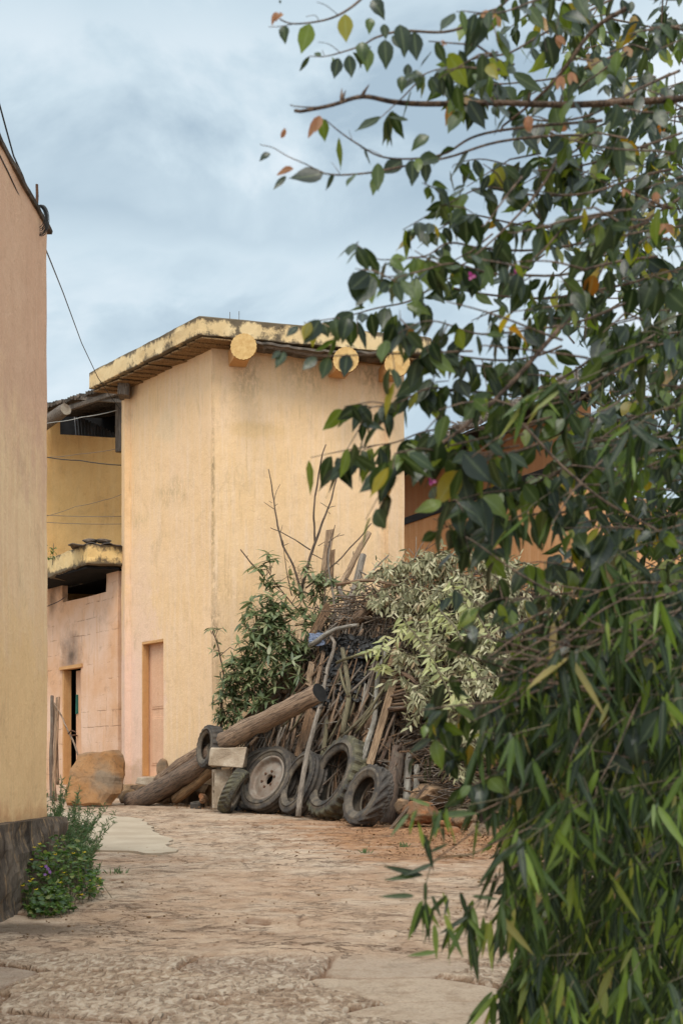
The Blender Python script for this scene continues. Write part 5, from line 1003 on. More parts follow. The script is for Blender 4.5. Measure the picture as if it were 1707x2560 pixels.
heap = [(900, 1470, 120, -40), (960, 1440, 110, -20), (1000, 1430, 120, -10), (1050, 1425, 130, -10), (1110, 1420, 130, 0), (1180, 1420, 130, 20), (1250, 1430, 120, 30), (1310, 1450, 120, 20), (920, 1510, 100, 40), (990, 1500, 120, 30), (1060, 1490, 130, 40), (1130, 1490, 120, 50), (1210, 1490, 130, 50), (1290, 1500, 120, 60), (1010, 1560, 100, 70), (1090, 1550, 120, 60), (1160, 1560, 110, 70), (1240, 1570, 120, 60), (1060, 1610, 110, 70), (1120, 1630, 110, 70), (1190, 1640, 110, 80), (1260, 1650, 110, 80), (1080, 1690, 90, 80), (1150, 1710, 100, 80), (1230, 1730, 100, 80), (1070, 1770, 90, 70), (1140, 1790, 90, 70), (1210, 1810, 100, 80), (1320, 1600, 120, 60), (1330, 1700, 110, 70), (1300, 1800, 90, 80), (950, 1480, 110, 20), (1030, 1460, 120, 10), (1100, 1455, 120, 20), (1180, 1460, 110, 30), (1150, 1600, 110, 60), (1040, 1540, 110, 50), (1120, 1670, 90, 70), (1000, 1640, 70, 60)]
for i, (px, py, dx, dy) in enumerate(heap):
    wilt(px+rng.uniform(-15, 15), py+rng.uniform(-8, 8), dx, dy+rng.uniform(-15, 15), 'wilted pale green bough in the heap on the right of the pile', 20 if py < 1480 else 18, M['dleaf'], lay=-.22+rng.uniform(-.15, .1), group=WG, Lf=.115)
wilt(1010, 1800, 70, -110, 'olive leafed sprig by the top of the reddish trunk', 9, M['dleaf'], Lf=.11, lay=-.42); wilt(1010, 1700, 40, 90, 'drooping sprig over the thin mossy posts', 9, M['dleaf'], Lf=.12, lay=-.45); wilt(1085, 1860, 60, 90, 'long leafed sprig hanging over the orange rock', 6, M['dleaf'], Lf=.16, lay=-.45, wr=.22)
for px, py, dx, dy, lb in ((1150, 1790, -150, -250, 'bright yellow green drying bough slanting across the wilted heap'), (1200, 1700, -125, -200, 'second yellow green drying bough right of the bright one'), (1240, 1620, -110, -130, 'short yellow green drying bough higher in the heap'), (960, 1690, -10, -70, 'few yellow green leaves hanging by the curved thick branch')):
    wilt(px, py, dx, dy, lb, 5, M['pleaf'], Lf=.17, lay=-.5, wr=.34, kind='ovate')
# ------------------------------------------------------------------ low plants along the house plinth
def weed(px, Y, hgt, nst, label):
    b = onground(px, Y); t = thing('feathery_weed', label, 'weed', b, 'feathery weeds along the plinth'); m = MB(); L = Leaves()
    for i in range(nst):
        d = Vector((rng.gauss(.06, .26), rng.gauss(-.05, .2), 1)).normalized(); h_ = hgt*rng.uniform(.5, 1.05); p0 = b+Vector((rng.gauss(0, .05), rng.gauss(0, .08), 0)); pts = [p0+d*h_*f+Vector((d.x*f*f*.12, d.y*f*f*.12, -.04*f*f))+rv(.006) for f in (0, .25, .5, .75, 1)]
        m.tube(pts, [.004, .0035, .003, .002, .0012], 4, cap=False)
        for k in range(int(h_/.007)):
            f = .12+.88*rng.random(); a = f*4; q = pts[int(min(a, 3))].lerp(pts[int(min(a, 3))+1], a-int(min(a, 3))); dd = rv(.7)+Vector((0, 0, .55)); l_ = rng.uniform(.03, .075)*(1.15-f*.5)
            L.add(q, dd, rv(1), l_, l_*.2, 'simple')
    m.build('stem', M['green'], t); L.build('foliage', M['weed'], t); return t
for px, Y, h_, n_, lb in ((135, 11.2, .80, 34, 'tall feathery weed against the corner of the plinth'), (165, 11.5, .62, 34, 'feathery weed with wide spread in front of the pale concrete'), (200, 11.2, .50, 30, 'feathery weed nearest the lane by the concrete strip'), (158, 10.9, .46, 30, 'low feathery weed below the tall one'), (190, 10.6, .38, 26, 'shortest feathery weed above the yellow flowers'), (122, 10.95, .70, 12, 'slim feathery weed touching the plaster corner')): weed(px, Y, h_, n_, lb)
def creeper(px, Y, wd, dp, ht, n_, label, fl):
    b = onground(px, Y); t = thing('low_plant', label, 'plant', b); m = MB(); L = Leaves(); FY_ = []
    for i in range(n_):
        a, r_ = rng.uniform(0, 2*pi), rng.random()**.5; q = b+Vector((cos(a)*r_*wd, sin(a)*r_*dp, 0)); q.z = GZ(q.y)+ht*(1-r_*r_*.75)*rng.uniform(.2, 1.25); 
        if i % 3 == 0: m.tube([Vector((q.x+rng.gauss(0, .03), q.y+rng.gauss(0, .03), GZ(q.y)-.01)), q], [.0025, .0015], 3, cap=False)
        for k in range(3):
            d = Vector((rng.gauss(0, 1), rng.gauss(-.3, 1), rng.gauss(.15, .4))); l_ = rng.uniform(.025, .048); L.add(q, d, Vector((0, -.3, 1))+rv(.3), l_, l_*.9, 'simple')
        if rng.random() < fl:
            fy = Leaves(); FY_.append(fy)
            for k in range(5): fy.add(q+Vector((0, -.01, .025)), Vector((cos(k*1.26), sin(k*1.26)*.6-.3, .5)), Vector((0, 0, 1)), .017, .015, 'simple')
    if fl > .02:
        for px_, py_ in ((116, 2166), (113, 2186), (126, 2180), (121, 2172)):
            q = P(px_, py_, Y-.35)
            fv = Leaves(); FY_.append(fv)
            for k in range(5): fv.add(q, Vector((cos(k*1.26), -.4, sin(k*1.26))), Vector((0, -1, 0)), .013, .013, 'simple')
    m.build('stem', M['green'], t); L.build('foliage', M['clover'], t)
    for i, q in enumerate(FY_): q.build('flower', M['flowv' if i >= len(FY_)-4 and fl > .02 else 'flowy'], t)
creeper(150, 9.7, .26, .66, .36, 480, 'bright green low plant with tiny yellow and violet flowers at the plinth foot', .06)
creeper(128, 9.0, .14, .28, .13, 150, 'small dark green creeper at the near end of the low flowering plant', .0)
for px, py, lb in ((292, 2184, 'small grass tuft in the lane right of the flowering plant'), (880, 2058, 'tiny weed at the foot of the big mossy tyre'), (905, 2056, 'tiny weed between the two rightmost tyres'), (1010, 2118, 'grass tuft on the red soil below the broken branch'), (560, 2028, 'short grass at the foot of the narrow tyre'), (600, 2026, 'short grass in front of the rimmed wheel'), (915, 2132, 'tiny sprout at the edge of the red soil'), (262, 2010, 'weed at the right foot of the big boulder')):
    q = gpt(px, py); t = thing('grass_tuft', lb, 'grass', q); L = Leaves()
    for i in range(26): L.add(q+Vector((rng.gauss(0, .03), rng.gauss(0, .03), -.006)), Vector((rng.gauss(0, .6), rng.gauss(0, .6), 1)), rv(1), rng.uniform(.03, .09), .010, 'simple')
    L.build('blades', M['weed'], t)
q = P(132, 1404, 23.6); t = thing('potted_sprout', 'small green sprout growing on the left of the annex canopy', 'plant', q); L = Leaves()
for i in range(16): L.add(q+Vector((rng.gauss(0, .05), 0, rng.uniform(0, .28))), Vector((rng.gauss(0, .8), -.3, rng.gauss(.2, .6))), Vector((0, -.5, .7)), rng.uniform(.06, .1), .045, 'simple')
m_ = MB().tube([q-Vector((0, 0, .06)), q+Vector((.02, 0, .3))], .006, 5); m_.build('stem', M['green'], t); L.build('foliage', M['clover'], t)
# dry leaf litter and bark chips at the foot of the pile and on the right bank
L = Leaves()
for i in range(3600):
    if i < 900: px = rng.uniform(430, 960); q = onground(px, base_y(px)-rng.gauss(.05, .28))
    elif i < 1200: q = gpt(rng.gauss(330, 120), rng.choice([2130, 2140, 2210, 2190])+rng.gauss(0, 5)); 
    else: q = Vector((rng.gauss(1.5, .75), rng.uniform(12.2, 16.9), 0)); q.z = GZ(q.y)+float(ss(1.2, 3.2, np.array(q.x-.05*(q.y-8))))*.5+.012
    q.z += rng.uniform(.008, .03); l_ = rng.uniform(.018, .055) if i > 1200 or i < 900 else rng.uniform(.008, .02); L.add(q, Vector((rng.gauss(0, 1), rng.gauss(0, 1), rng.gauss(.1, .3))), Vector((0, 0, 1))+rv(.5), l_, l_*rng.uniform(.2, .5), 'simple')
o = L.build('leaf_litter', M['litter'], origin=onground(1000, 16), label='dry brown leaf litter and bark chips at the foot of the pile', cat='litter'); tag(o, kind='stuff')
m_ = MB()
for i in range(700):
    q = gpt(rng.uniform(40, 1250), 2030+rng.random()**1.6*330); s_ = rng.uniform(.003, .009)*(1 if rng.random() < .96 else 1.8); rock(m_, q+Vector((0, 0, s_*.4)), (s_, s_*.9, s_*.6), i, 1, .4)
tag(m_.build('gravel', M['crumb'], origin=onground(700, 12)), 'small gravel and crumbs strewn over the worn lane', 'gravel', kind='stuff')
# ------------------------------------------------------------------ bougainvillea overhanging from the right, close to the camera
boug = thing('bougainvillea', 'large thorny bougainvillea with broad dark leaves overhanging the lane from the right', 'shrub', (1.35, 3.4, GZ(3.4)))
BL = Leaves(); FP = []; OB = []
def smooth(Q, k=6, wob=.008, sc_=6):
    out = []; n_ = len(Q)
    for i in range(n_-1):
        p0, p1, p2, p3 = Q[max(i-1, 0)], Q[i], Q[i+1], Q[min(i+2, n_-1)]
        for t in range(k):
            f = t/k; out.append(.5*((2*p1)+(p2-p0)*f+(2*p0-5*p1+4*p2-p3)*f*f+(3*p1-p0-3*p2+p3)*f**3)+mn.noise_vector(p1.lerp(p2, f)*sc_)*wob)
    out.append(Q[-1]); return out
def hang_leaf(q, L, W=None, tilt=.5, kind='ovate', into=None, dn=1.0):
    d = Vector((rng.gauss(-.08, tilt), rng.gauss(-.05, tilt*.8), -dn*rng.uniform(.35, 1.1))); d.normalize()
    L *= .87 if q.y < 3.2 else 1.0
    pet = q+d*L*.12+Vector((rng.gauss(0, .006), rng.gauss(0, .006), 0))
    up = Vector((rng.gauss(-.2, .8), -.8+rng.gauss(0, .6), .7+rng.gauss(0, .6)))
    (into or BL).add(pet, d, up, L, W or L*rng.uniform(.42, .62), kind)
BR = []                                       # (points, radius0, radius1)
def limb(pts, Y0, Y1, w0, w1, lden=26, Ls=(60, 105), leaf_from=0.0, twigs=0, thorn=0):
    """a branch through photo points, leaves every lden photo pixels, sizes in photo pixels"""
    n_ = len(pts); Q = [P(px, py, Y0+(Y1-Y0)*i/(n_-1)) for i, (px, py) in enumerate(pts)]; S = smooth(Q); k = len(S); s2 = 2.6/F
    BR.append((S, [(w0+(w1-w0)*i/(k-1))/2*s2 for i in range(k)], thorn))
    tot = sum((S[i+1]-S[i]).length for i in range(k-1)); cnt = int(tot/s2/(lden*(1.3 if pts[-1][1] < 1250 else 1.1))) if lden else 0; sp_ = s2
    for i in range(cnt):
        f = leaf_from+(1-leaf_from)*(i+rng.random())/cnt; q = S[min(k-1, int(f*k))]; hang_leaf(q, rng.uniform(*Ls)*sp_*(1 if f < .85 else .7))
    for _ in range(twigs):
        f = rng.uniform(.1, 1); q = S[min(k-1, int(f*k))]; ax = (S[-1]-S[0]).normalized(); d = ax*.6+rv(.6); d.z -= .1; d.normalize(); ln = rng.uniform(60, 170)*s2
        e_ = [q, q+d*ln*.5+rv(.006), q+d*ln+Vector((0, 0, -.012))]; BR.append((e_, [.0016, .0013, .0008], 0))
        for j in range(int(ln/s2/30)+1): hang_leaf(e_[1].lerp(e_[2], rng.uniform(-.6, 1)), rng.uniform(*Ls)*sp_)
    return S
def lf(px, py, L, Y=2.5, dx=0, dz=-1, W=.62, roll=.3):
    """one leaf that the photo shows singly, hung from its stalk point"""
    s2 = Y/F; BL.add(P(px, py, Y), Vector((dx, rng.uniform(-.25, .1), dz)), Vector((roll*rng.uniform(-1, 1), -1, .35)), L*s2, L*W*s2, 'ovate')
# sparse top sprays against the sky
limb([(960, -60), (905, 0), (850, 38), (800, 55), (735, 60), (700, 46)], 2.55, 2.5, 7, 3, 0)
limb([(735, 60), (700, 66), (672, 66)], 2.5, 2.5, 2.5, 1.5, 0); limb([(800, 55), (790, 38), (765, 42)], 2.5, 2.5, 2, 1.2, 0); limb([(850, 38), (815, 12), (792, 5)], 2.5, 2.5, 2, 1.2, 0)
for a in ((710, 64, 46), (775, 60, 72, -.35), (862, 36, 68), (700, 0, 10)): lf(a[0], a[1], a[2], dx=a[3] if len(a) > 3 else .05)
limb([(1320, -60), (1230, 40), (1130, 75), (1010, 75), (940, 98), (905, 118), (855, 135), (812, 145), (770, 143)], 2.7, 2.5, 9, 2, 60, (45, 75), .35)
limb([(855, 135), (825, 112), (795, 106)], 2.5, 2.5, 2.2, 1.2, 0); limb([(812, 140), (806, 125)], 2.5, 2.5, 2, 1, 0)
for a in ((962, 100, 72), (905, 105, 56), (918, 120, 60), (872, 138, 56), (846, 145, 52, -.2), (1000, 62, 85), (930, 0, 60, .6), (925, 45, 42), (960, 60, 40), (1035, 80, 70), (1005, 190, 44), (1040, 175, 46), (1020, 160, 40)): lf(a[0], a[1], a[2], dx=a[3] if len(a) > 3 else rng.uniform(-.15, .15))
S_ = limb([(1780, 250), (1560, 254), (1400, 262), (1250, 262), (1100, 260), (980, 253), (905, 244), (830, 262), (737, 277)], 2.75, 2.45, 19, 8, 0, thorn=7)
limb([(830, 262), (775, 265), (725, 262)], 2.45, 2.45, 4, 2.5, 0)
OB.append((P(800, 290, 2.45), 60, Vector((-.6, 0, -1)))); OB.append((P(705, 34, 2.5), 32, Vector((-.5, 0, -.4)))); OB.append((P(690, 30, 2.5), 34, Vector((-.3, 0, -.9)))); OB.append((P(703, 345, 2.5), 30, Vector((.3, 0, .9)))); OB.append((P(733, 422, 2.5), 45, Vector((-1, 0, -.3))))
limb([(1500, 300), (1350, 320), (1200, 345), (1120, 385), (1050, 398), (960, 392), (890, 355), (845, 325), (812, 298)], 2.7, 2.5, 8, 2.5, 75, (60, 95), 0, 0)
limb([(880, 350), (872, 325)], 2.5, 2.5, 2, 1, 0); limb([(960, 392), (930, 375), (900, 370)], 2.5, 2.5, 1.6, 1, 0)
limb([(1450, 340), (1250, 360), (1120, 395), (1010, 418), (930, 430), (850, 433), (800, 428)], 2.65, 2.5, 7, 4, 90, (70, 100), .0); limb([(800, 428), (760, 405), (715, 385), (680, 365), (650, 360)], 2.5, 2.5, 3, 1.6, 0); limb([(845, 430), (828, 405)], 2.5, 2.5, 2, 1, 0)
lf(808, 434, 88, dx=-1, dz=-.15, W=.66); lf(945, 408, 72, W=.5); lf(1030, 400, 68); lf(1045, 395, 40); lf(676, 384, 34, dx=-.8, dz=-.5); lf(1072, 340, 58, dx=-.8, dz=-.6); lf(1020, 300, 52, dx=-1, dz=.05, W=.3); lf(715, 440, 50, dx=-.7, dz=-.8, W=.35)
# silhouette branches down the left edge of the crown
SIL = [
 ([(1600, -40), (1400, 60), (1280, 130), (1180, 150), (1080, 175), (1050, 190)], 30, (55, 100), 5), ([(1560, -80), (1400, -20), (1260, 20), (1140, 30)], 30, (60, 105), 4),
 ([(1700, 60), (1500, 160), (1330, 200), (1200, 210), (1110, 195)], 30, (65, 115), 5), ([(1700, 180), (1480, 280), (1320, 300), (1180, 245), (1130, 240)], 32, (60, 100), 4),
 ([(1700, 330), (1500, 400), (1350, 420), (1220, 400), (1130, 420)], 30, (60, 105), 6), ([(1680, 420), (1480, 480), (1330, 490), (1220, 470), (1130, 500), (1100, 510)], 28, (50, 95), 6),
 ([(1650, 500), (1430, 560), (1290, 560), (1170, 540), (1090, 575), (1045, 570)], 24, (45, 80), 6), ([(1620, 560), (1400, 620), (1230, 620), (1120, 600), (1060, 640), (960, 650), (930, 645)], 26, (45, 80), 5),
 ([(1640, 640), (1430, 680), (1240, 690), (1120, 660), (1010, 690), (985, 705)], 24, (60, 105), 7), ([(1600, 700), (1400, 740), (1230, 740), (1100, 720), (1020, 755), (950, 768), (880, 790), (800, 800), (760, 805)], 34, (60, 100), 4),
 ([(1560, 760), (1370, 820), (1200, 830), (1080, 800), (1000, 830)], 26, (65, 110), 6), ([(1400, 860), (1250, 905), (1120, 880), (1080, 850)], 24, (60, 100), 5),
 ([(1500, 880), (1330, 980), (1180, 985), (1080, 970), (1000, 1005), (930, 1020), (885, 1012)], 26, (60, 95), 6), ([(1500, 960), (1330, 1060), (1190, 1070), (1080, 1080), (1000, 1100), (940, 1110), (880, 1140)], 26, (70, 110), 5),
 ([(1480, 1050), (1320, 1120), (1200, 1140), (1100, 1130), (1040, 1125), (985, 1135)], 28, (80, 125), 5), ([(1500, 1150), (1330, 1210), (1220, 1230), (1130, 1250)], 30, (75, 115), 5),
 ([(1520, 1260), (1360, 1290), (1250, 1300), (1160, 1310), (1080, 1330)], 36, (70, 110), 4), ([(1560, 1400), (1430, 1420), (1380, 1400)], 36, (70, 110), 4),
 ([(1600, 1440), (1450, 1480), (1340, 1490), (1240, 1500), (1190, 1520)], 28, (55, 90), 6), ([(1600, 1560), (1450, 1590), (1330, 1580), (1260, 1600)], 28, (55, 90), 6),
 ([(1600, 1700), (1420, 1740), (1280, 1750), (1180, 1770), (1090, 1800), (1060, 1810)], 24, (50, 90), 8), ([(1600, 1790), (1430, 1830), (1280, 1850), (1180, 1860), (1110, 1880)], 26, (50, 85), 6), ([(1560, 1880), (1400, 1920), (1260, 1930), (1180, 1960)], 28, (50, 85), 6)]
for pts, den, Ls, tw in SIL:
    y0 = rng.uniform(2.7, 3.1); limb(pts, y0, y0-rng.uniform(.25, .5), 8, 2, den, Ls, .05, tw)
limb([(1180, 875), (1060, 885), (950, 890), (860, 893), (790, 893), (710, 882), (660, 875)], 2.5, 2.4, 5, 1.5, 0)
for a in ((790, 893, 50, -.8), (822, 893, 58, -.25), (868, 885, 62, -.1), (712, 880, 50, -.45), (700, 878, 30, -.9), (745, 815, 42, -.9), (800, 800, 72, -.55), (838, 795, 60, .1), (870, 795, 66, -.2), (775, 805, 50, -.3)): lf(*a[:3], Y=2.45, dx=a[3], dz=-.8)
limb([(1420, 790), (1370, 850), (1300, 935), (1240, 1000), (1170, 1060), (1080, 1130), (1040, 1150)], 2.6, 2.45, 13, 7, 0); limb([(1560, 20), (1480, 70), (1400, 180), (1330, 260), (1250, 330)], 2.6, 2.7, 12, 6, 0); limb([(1400, 380), (1350, 470), (1270, 560), (1180, 640)], 2.7, 2.6, 9, 4, 0)
limb([(1310, 1060), (1400, 1160), (1500, 1240), (1600, 1300), (1720, 1370)], 2.6, 2.5, 7, 6, 0); limb([(1720, 1010), (1560, 1060), (1440, 1150), (1340, 1260)], 2.9, 2.7, 6, 3, 0); limb([(1720, 480), (1560, 600), (1480, 720), (1460, 860)], 3, 2.8, 8, 4, 0)
# dense interior: sprays everywhere inside the crown, deeper the farther right
LB = ([0, 150, 250, 400, 500, 560, 650, 750, 830, 900, 1000, 1100, 1200, 1300, 1400, 1480, 1600, 1700, 1790, 1900, 2000], [1180, 1150, 1240, 1180, 1150, 1120, 1090, 1080, 1090, 1120, 1080, 1100, 1140, 1230, 1400, 1280, 1300, 1240, 1160, 1250, 1320])
for i in range(560):
    py = rng.uniform(-40, 1950); lo = interp(py, *LB); px = lo+(1830-lo)*rng.random()**.9; Y = rng.uniform(2.4, 3.7) if px > 1300 else rng.uniform(2.35, 2.9)
    if 850 < py < 1350 and px < 1420 and rng.random() < .6: continue
    if 1230 < py < 1440 and 1150 < px < 1420: continue
    if py < 900 and rng.random() < (.66 if px < 1450 else .4): continue
    if 1300 < py and rng.random() < .45: continue
    a = rng.uniform(-.4, .6)+pi; ln = rng.uniform(70, 190)*2.6/F; q = P(px, py, Y); d = Vector((cos(a), rng.gauss(0, .35), sin(a)*.8)); e_ = [q-d*ln*.5, q+rv(.008), q+d*ln*.5+Vector((0, 0, -.012))]
    BR.append((e_, [.0022, .0018, .0009], 0))
    for j in range(rng.randint(5, 9)):
        hang_leaf(e_[0].lerp(e_[2], rng.random())+rv(.006), rng.uniform(40, 120 if rng.random() < .4 else 78)*2.6/F)
for i in range(46):                                 # bare brown shoots in front of the leaves
    px, py = rng.uniform(1260, 1700), rng.choice([rng.uniform(1440, 1760), rng.uniform(1440, 1760), rng.uniform(300, 1250), rng.uniform(1750, 2300)]); a = rng.gauss(2.8, .35); ln = rng.uniform(120, 330)
    limb([(px, py), (px+cos(a)*ln*.5, py+sin(a)*ln*.5+rng.uniform(-15, 15)), (px+cos(a)*ln, py+sin(a)*ln)], 2.45, 2.35, rng.uniform(5, 8), 2.5, 0)
# deeper, smaller leaved layer that closes most of the gaps at the right
for i in range(640):
    py = rng.uniform(-60, 2100); lo = interp(py, [0, 300, 600, 900, 1050, 1250, 1430, 1600, 1800, 2100], [1420, 1460, 1330, 1360, 1430, 1470, 1450, 1330, 1290, 1330]); px = rng.uniform(lo, 1900); Y = rng.uniform(3.6, 5.2)
    if py < 950 and rng.random() < (.82 if px < 1500 or py < 450 else .35): continue
    q = P(px, py, Y); d = rv(1); d.z *= .6; d.normalize(); ln = rng.uniform(.10, .26); BR.append(([q-d*ln/2, q+rv(.01), q+d*ln/2], [.0028, .002, .001], 0))
    for j in range(rng.randint(6, 10)): hang_leaf(q+d*ln*rng.uniform(-.5, .5)+rv(.02), rng.uniform(.035, .065), kind='simple')
for i in range(330):
    py = rng.uniform(1700, 2620); lo = interp(py, [1480, 1700, 1800, 2000, 2150, 2350, 2600], [1430, 1330, 1300, 1330, 1330, 1310, 1340]); px = rng.uniform(lo, 1850); Y = rng.uniform(3.3, 4.6)
    q = P(px, py, Y); q.z = max(q.z, GZ(Y)+.05); d = rv(1); d.z *= .6; d.normalize(); ln = rng.uniform(.08, .22); BR.append(([q-d*ln/2, q+rv(.01), q+d*ln/2], [.0028, .002, .001], 0))
    for j in range(rng.randint(6, 9)): hang_leaf(q+d*ln*rng.uniform(-.5, .5)+rv(.02), rng.uniform(.04, .075), kind='simple')
# trunk and rising stems, out of the frame at the right
tr = MB(); base = Vector((1.35, 3.4, GZ(3.4)-.05))
for k, (dx, dy, hz) in enumerate(((0, 0, 2.2), (.06, .05, 2.6), (-.05, .09, 1.9))):
    pts = [base+Vector((dx, dy, 0)), base+Vector((dx*2-.03, dy*2, .7)), base+Vector((dx*3-.10, dy*3-.1, 1.5)), base+Vector((dx*4-.28, dy*3-.3, hz))]
    tr.tube(smooth(pts, 6, .02, 3), [.045-.026*i/18 for i in range(19)], 10, jit=.25)
tr.build('trunk', M['bark'], boug, smooth=True)
st = MB()
for S, R_, th in BR:
    if len(S) > 3:
        m = MB().tube(S, R_, 7, jit=.15)
        for _ in range(th):
            i = rng.randrange(3, len(S)-2); d = Vector((rng.gauss(0, .3), rng.gauss(0, .3), rng.choice([-1, 1, 1]))).normalized(); m.tube([S[i], S[i]+d*.008, S[i]+d*.022+Vector((.003, 0, 0))], [.004, .003, .0006], 6)
        m.build('branch', M['bark'], boug, smooth=True)
    else: st.tube(S, R_, 4, cap=False)
tag(st.build('twig', M['bark'], boug, smooth=True), kind='stuff')
BL.build('foliage', M['leaf'], boug)
s2 = 2.5/F
for q, L_, d in OB:
    OL = Leaves(); OL.add(q, d, Vector((0, -1, .2)), L_*s2, L_*.36*s2, 'wilt'); OL.add(q, d+Vector((.4, -.3, .1)), Vector((.5, -1, .2)), L_*.8*s2, L_*.36*s2, 'wilt'); OL.build('dried_bract', M['flowo'], boug)
for px, py, L_ in ((1215, 25, 55), (1240, 40, 50), (1390, 90, 55), (1400, 190, 60), (1425, 180, 55), (1320, 290, 70), (1105, 100, 30), (1660, 560, 60), (1640, 480, 50), (1100, 690, 30), (1560, 470, 40)):
    OL = Leaves(); L_ *= .6
    for k in range(2): OL.add(P(px, py, 2.5), Vector((rng.gauss(0, .6), -.2, -1)), Vector((rng.gauss(0, .4), -1, .3)), L_*s2, L_*.5*s2, 'wilt')
    OL.build('dried_bract', M['flowo'], boug)
for px, py in ((1178, 690), (1292, 683), (1079, 1203)):
    pl = Leaves(); c0_ = P(px, py, 2.42)
    for k in range(3): pl.add(c0_, Vector((cos(k*2.1), -.4, sin(k*2.1)-.3)), Vector((0, -1, .2)), 13*s2, 11*s2, 'ovate')
    pl.build('flower', M['flowp'], boug)
# ------------------------------------------------------------------ bamboo with long hanging leaves, lower right
bam = thing('bamboo_clump', 'bamboo clump with long narrow hanging leaves at the lower right', 'bamboo', (1.05, 2.9, GZ(2.9)))
JL = Leaves(); CU = []; TW = MB()
def cluster(q, n_, Ls, ang=.5, lean=-.1):
    s2 = q.y/F
    for j in range(n_):
        d = Vector((rng.gauss(lean, ang), rng.gauss(-.1, ang*.7), -rng.uniform(.7, 1.5))); L = rng.uniform(Ls[0]*.6, Ls[1]*.92)*s2; JL.add(q+rv(.005), d, Vector((rng.gauss(0, .9), -1, rng.gauss(.6, .6))), L, L*rng.uniform(.115, .165), 'lance')
def culm(pts, Y0, Y1, w0, w1, den, Ls, n_=4, ang=.5, lean=-.1):
    k = len(pts); S = smooth([P(px, py, Y0+(Y1-Y0)*i/(k-1)) for i, (px, py) in enumerate(pts)], 6, .006); CU.append((S, w0*2.4/F/2, w1*2.4/F/2)); tot = sum((S[i+1]-S[i]).length for i in range(len(S)-1))/(2.4/F)
    for i in range(int(tot/den)):
        f = rng.random()**.8; q = S[min(len(S)-1, int(f*len(S)))]; d = Vector((rng.gauss(-.3, .6), rng.gauss(0, .4), rng.gauss(-.5, .4))).normalized()*rng.uniform(20, 90)*2.4/F; TW.tube([q, q+d*.5+rv(.003), q+d], [.0012, .001, .0006], 4, cap=False); cluster(q+d, n_, Ls, ang, lean)
    cluster(S[-1], n_+2, Ls, .7, lean)
culm([(1450, 1980), (1360, 2030), (1270, 2080), (1180, 2130), (1090, 2150), (1065, 2230), (1062, 2260)], 2.5, 2.3, 6, 2, 400, (70, 120), 4, .5)
for px, py, L_, dx, dz in ((1055, 2190, 105, -1, .28), (1055, 2185, 98, -1, -.15), (1035, 2240, 90, -1, .0), (1055, 2250, 110, -.35, -1), (1062, 2255, 100, .1, -1), (1080, 2240, 60, .4, -1), (1090, 2380, 75, -1, -.1), (1085, 2310, 90, .08, -1), (1120, 2320, 85, .5, -1), (1110, 2285, 90, .4, -1), (1062, 2205, 60, .05, -1), (1060, 2085, 95, .25, -1), (1080, 2160, 80, -.8, -.3), (1150, 2230, 80, .3, -1), (1180, 2240, 70, 1, -.1), (1180, 2350, 110, .15, -1), (1075, 2015, 60, -1, .4), (1100, 2025, 75, -.2, -1), (1110, 2035, 65, .6, .1), (1085, 2025, 60, .1, -1.), (1110, 2040, 90, 1, .1), (1060, 2120, 70, -.2, .9), (1075, 2130, 55, 1, .5)):
    s2 = 2.3/F; JL.add(P(px, py, 2.3), Vector((dx, rng.uniform(-.2, .1), dz)), Vector((rng.uniform(-.3, .3), -1, .4)), L_*s2, L_*.17*s2, 'lance')
limb_pts = [([(1560, 1980), (1420, 1960), (1290, 1985), (1180, 2010), (1110, 2030)], 110, (60, 100)), ([(1700, 2050), (1560, 2080), (1430, 2140), (1330, 2190), (1250, 2260)], 60, (100, 170)), ([(1700, 2150), (1560, 2190), (1450, 2260), (1380, 2330), (1330, 2400)], 55, (110, 180)), ([(1600, 2160), (1460, 2180), (1330, 2210), (1220, 2240), (1170, 2280)], 70, (90, 150)), ([(1650, 2260), (1500, 2300), (1380, 2370), (1290, 2430), (1240, 2480)], 55, (100, 170)), ([(1720, 2330), (1600, 2380), (1480, 2440), (1380, 2520)], 50, (110, 190)),
 ([(1720, 1500), (1600, 1540), (1500, 1600), (1420, 1640)], 80, (130, 210)), ([(1720, 1330), (1620, 1360), (1560, 1380), (1500, 1400)], 70, (150, 230)), ([(1700, 1640), (1560, 1650), (1430, 1660), (1340, 1690), (1270, 1720)], 60, (110, 180)), ([(1680, 1740), (1530, 1740), (1400, 1760), (1290, 1780), (1210, 1830)], 60, (100, 170)), ([(1700, 1830), (1550, 1850), (1430, 1880), (1330, 1900), (1230, 1930)], 55, (100, 170)), ([(1720, 1940), (1600, 1960), (1480, 2000), (1380, 2050), (1300, 2100)], 50, (110, 180)), ([(1560, 900), (1480, 940), (1400, 960)], 150, (90, 150)), ([(1450, 1190), (1370, 1230), (1330, 1260), (1320, 1290)], 130, (90, 140)), ([(1720, 780), (1660, 800), (1600, 830)], 110, (100, 160)), ([(1720, 1000), (1640, 1030), (1570, 1070)], 90, (110, 170))]
for pts, den, Ls in limb_pts: y0 = rng.uniform(2.5, 2.9); culm(pts, y0, y0-.3, 5, 2.0, den, Ls, 4, .42)
for i in range(430):
    py = rng.uniform(1560, 2640); lo = interp(py, [1560, 1650, 1750, 1850, 1950, 2050, 2150, 2250, 2350, 2450, 2560, 2640], [1420, 1320, 1280, 1250, 1250, 1270, 1280, 1240, 1250, 1270, 1300, 1310]); px = lo+(1800-lo)*rng.random(); q = P(px, py-60, rng.uniform(2.35, 3.6)); s2 = q.y/F
    TW.tube([q+Vector((rng.gauss(.03, .03), 0, rng.uniform(.0, .07))), q], [.0014, .0007], 4, cap=False); cluster(q, rng.randint(4, 7), (80, 165), .42)
CM = {}
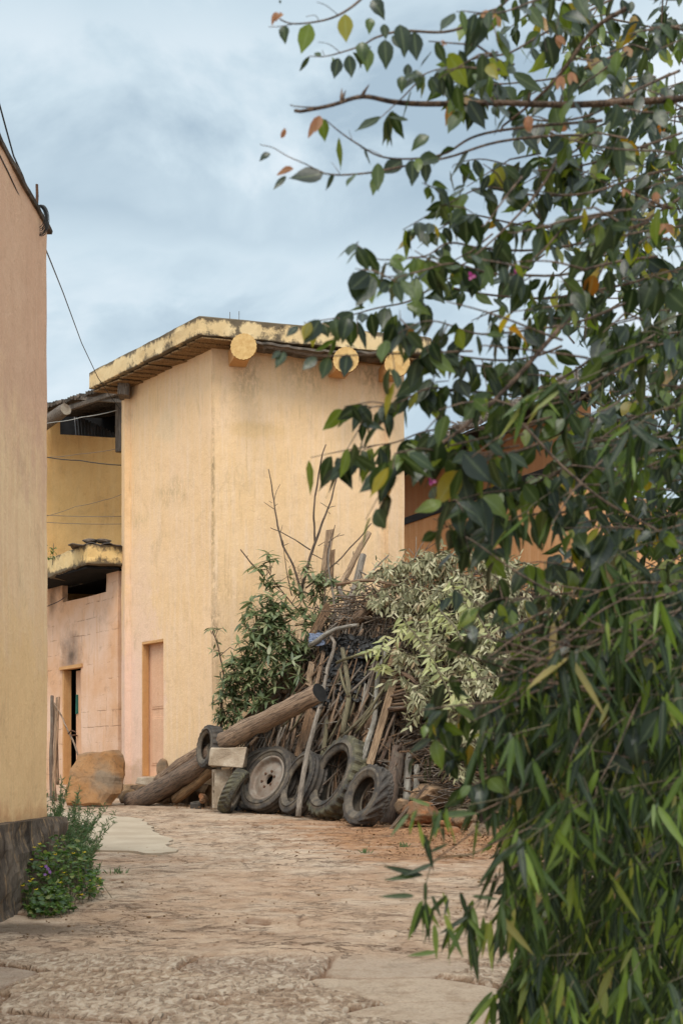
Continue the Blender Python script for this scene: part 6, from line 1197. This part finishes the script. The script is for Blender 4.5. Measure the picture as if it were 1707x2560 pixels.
for S, r0, r1 in CU: MB().tube(S, [r0+(r1-r0)*i/(len(S)-1) for i in range(len(S))], 7).build('culm', M['orangelog'] if r0 > .0030 else M['green'], bam, smooth=True)
for k in range(4):
    b0 = Vector((1.05+rng.gauss(0, .1), 2.9+rng.gauss(0, .12), GZ(2.9)-.03)); MB().tube([b0+Vector((-.12*f*f*(k % 2+.5), -.1*f, 2.0*f)) for f in (0, .2, .4, .6, .8, 1)], [.013, .012, .011, .010, .008, .005], 9).build('culm', M['green'], bam, smooth=True)
tag(TW.build('twig', M['green'], bam, smooth=True), kind='stuff'); JL.build('foliage', M['bamboo'], bam)
# ------------------------------------------------------------------ shrubs on the bank behind, closing the view at the right
def shrub(x, y, rx, ry, rz, n_, label):
    b = Vector((x, y, GZ(y)+float(ss(1.2, 3.2, np.array(x-.05*(y-8))))*.5)); t = thing('bank_shrub', label, 'shrub', b, 'shrubs on the bank at the right'); m = MB(); L = Leaves(); cl_ = []
    for k in range(34):
        d = rv(1); d.z = abs(d.z)*.9+.1; d.normalize(); e_ = b+Vector((d.x*rx, d.y*ry, .15+d.z*rz))*rng.uniform(.55, 1.0); mid = (b+e_)/2+rv(.08); m.tube([b, mid, e_], [.018, .010, .004], 6, cap=False); cl_.append(e_)
        for q in range(3): e2_ = e_+rv(.16); m.tube([mid.lerp(e_, rng.random()), e2_], [.005, .002], 4, cap=False); cl_.append(e2_)
    for k in range(n_):
        q = rng.choice(cl_)+rv(.13); q.z = max(q.z, b.z+.03); l_ = rng.uniform(.04, .085); L.add(q, Vector((rng.gauss(0, .7), rng.gauss(-.2, .5), rng.gauss(-.5, .5))), Vector((rng.gauss(0, .5), -.6, .7)), l_, l_*.5, 'simple')
    m.build('branch', M['twig'], t, smooth=True); L.build('foliage', M['hedge'], t)
for a in ((2.35, 9.6, .85, .9, 1.55, 2600, 'nearest bank shrub behind the bamboo'), (2.75, 11.6, .95, .9, 1.9, 2600, 'bank shrub in the middle of the right hand bank'), (3.3, 13.8, 1.0, .9, 2.2, 2400, 'farthest bank shrub before the brush pile'), (1.75, 6.4, .55, .6, .95, 1500, 'low bank shrub at the foot of the bougainvillea')): shrub(*a)
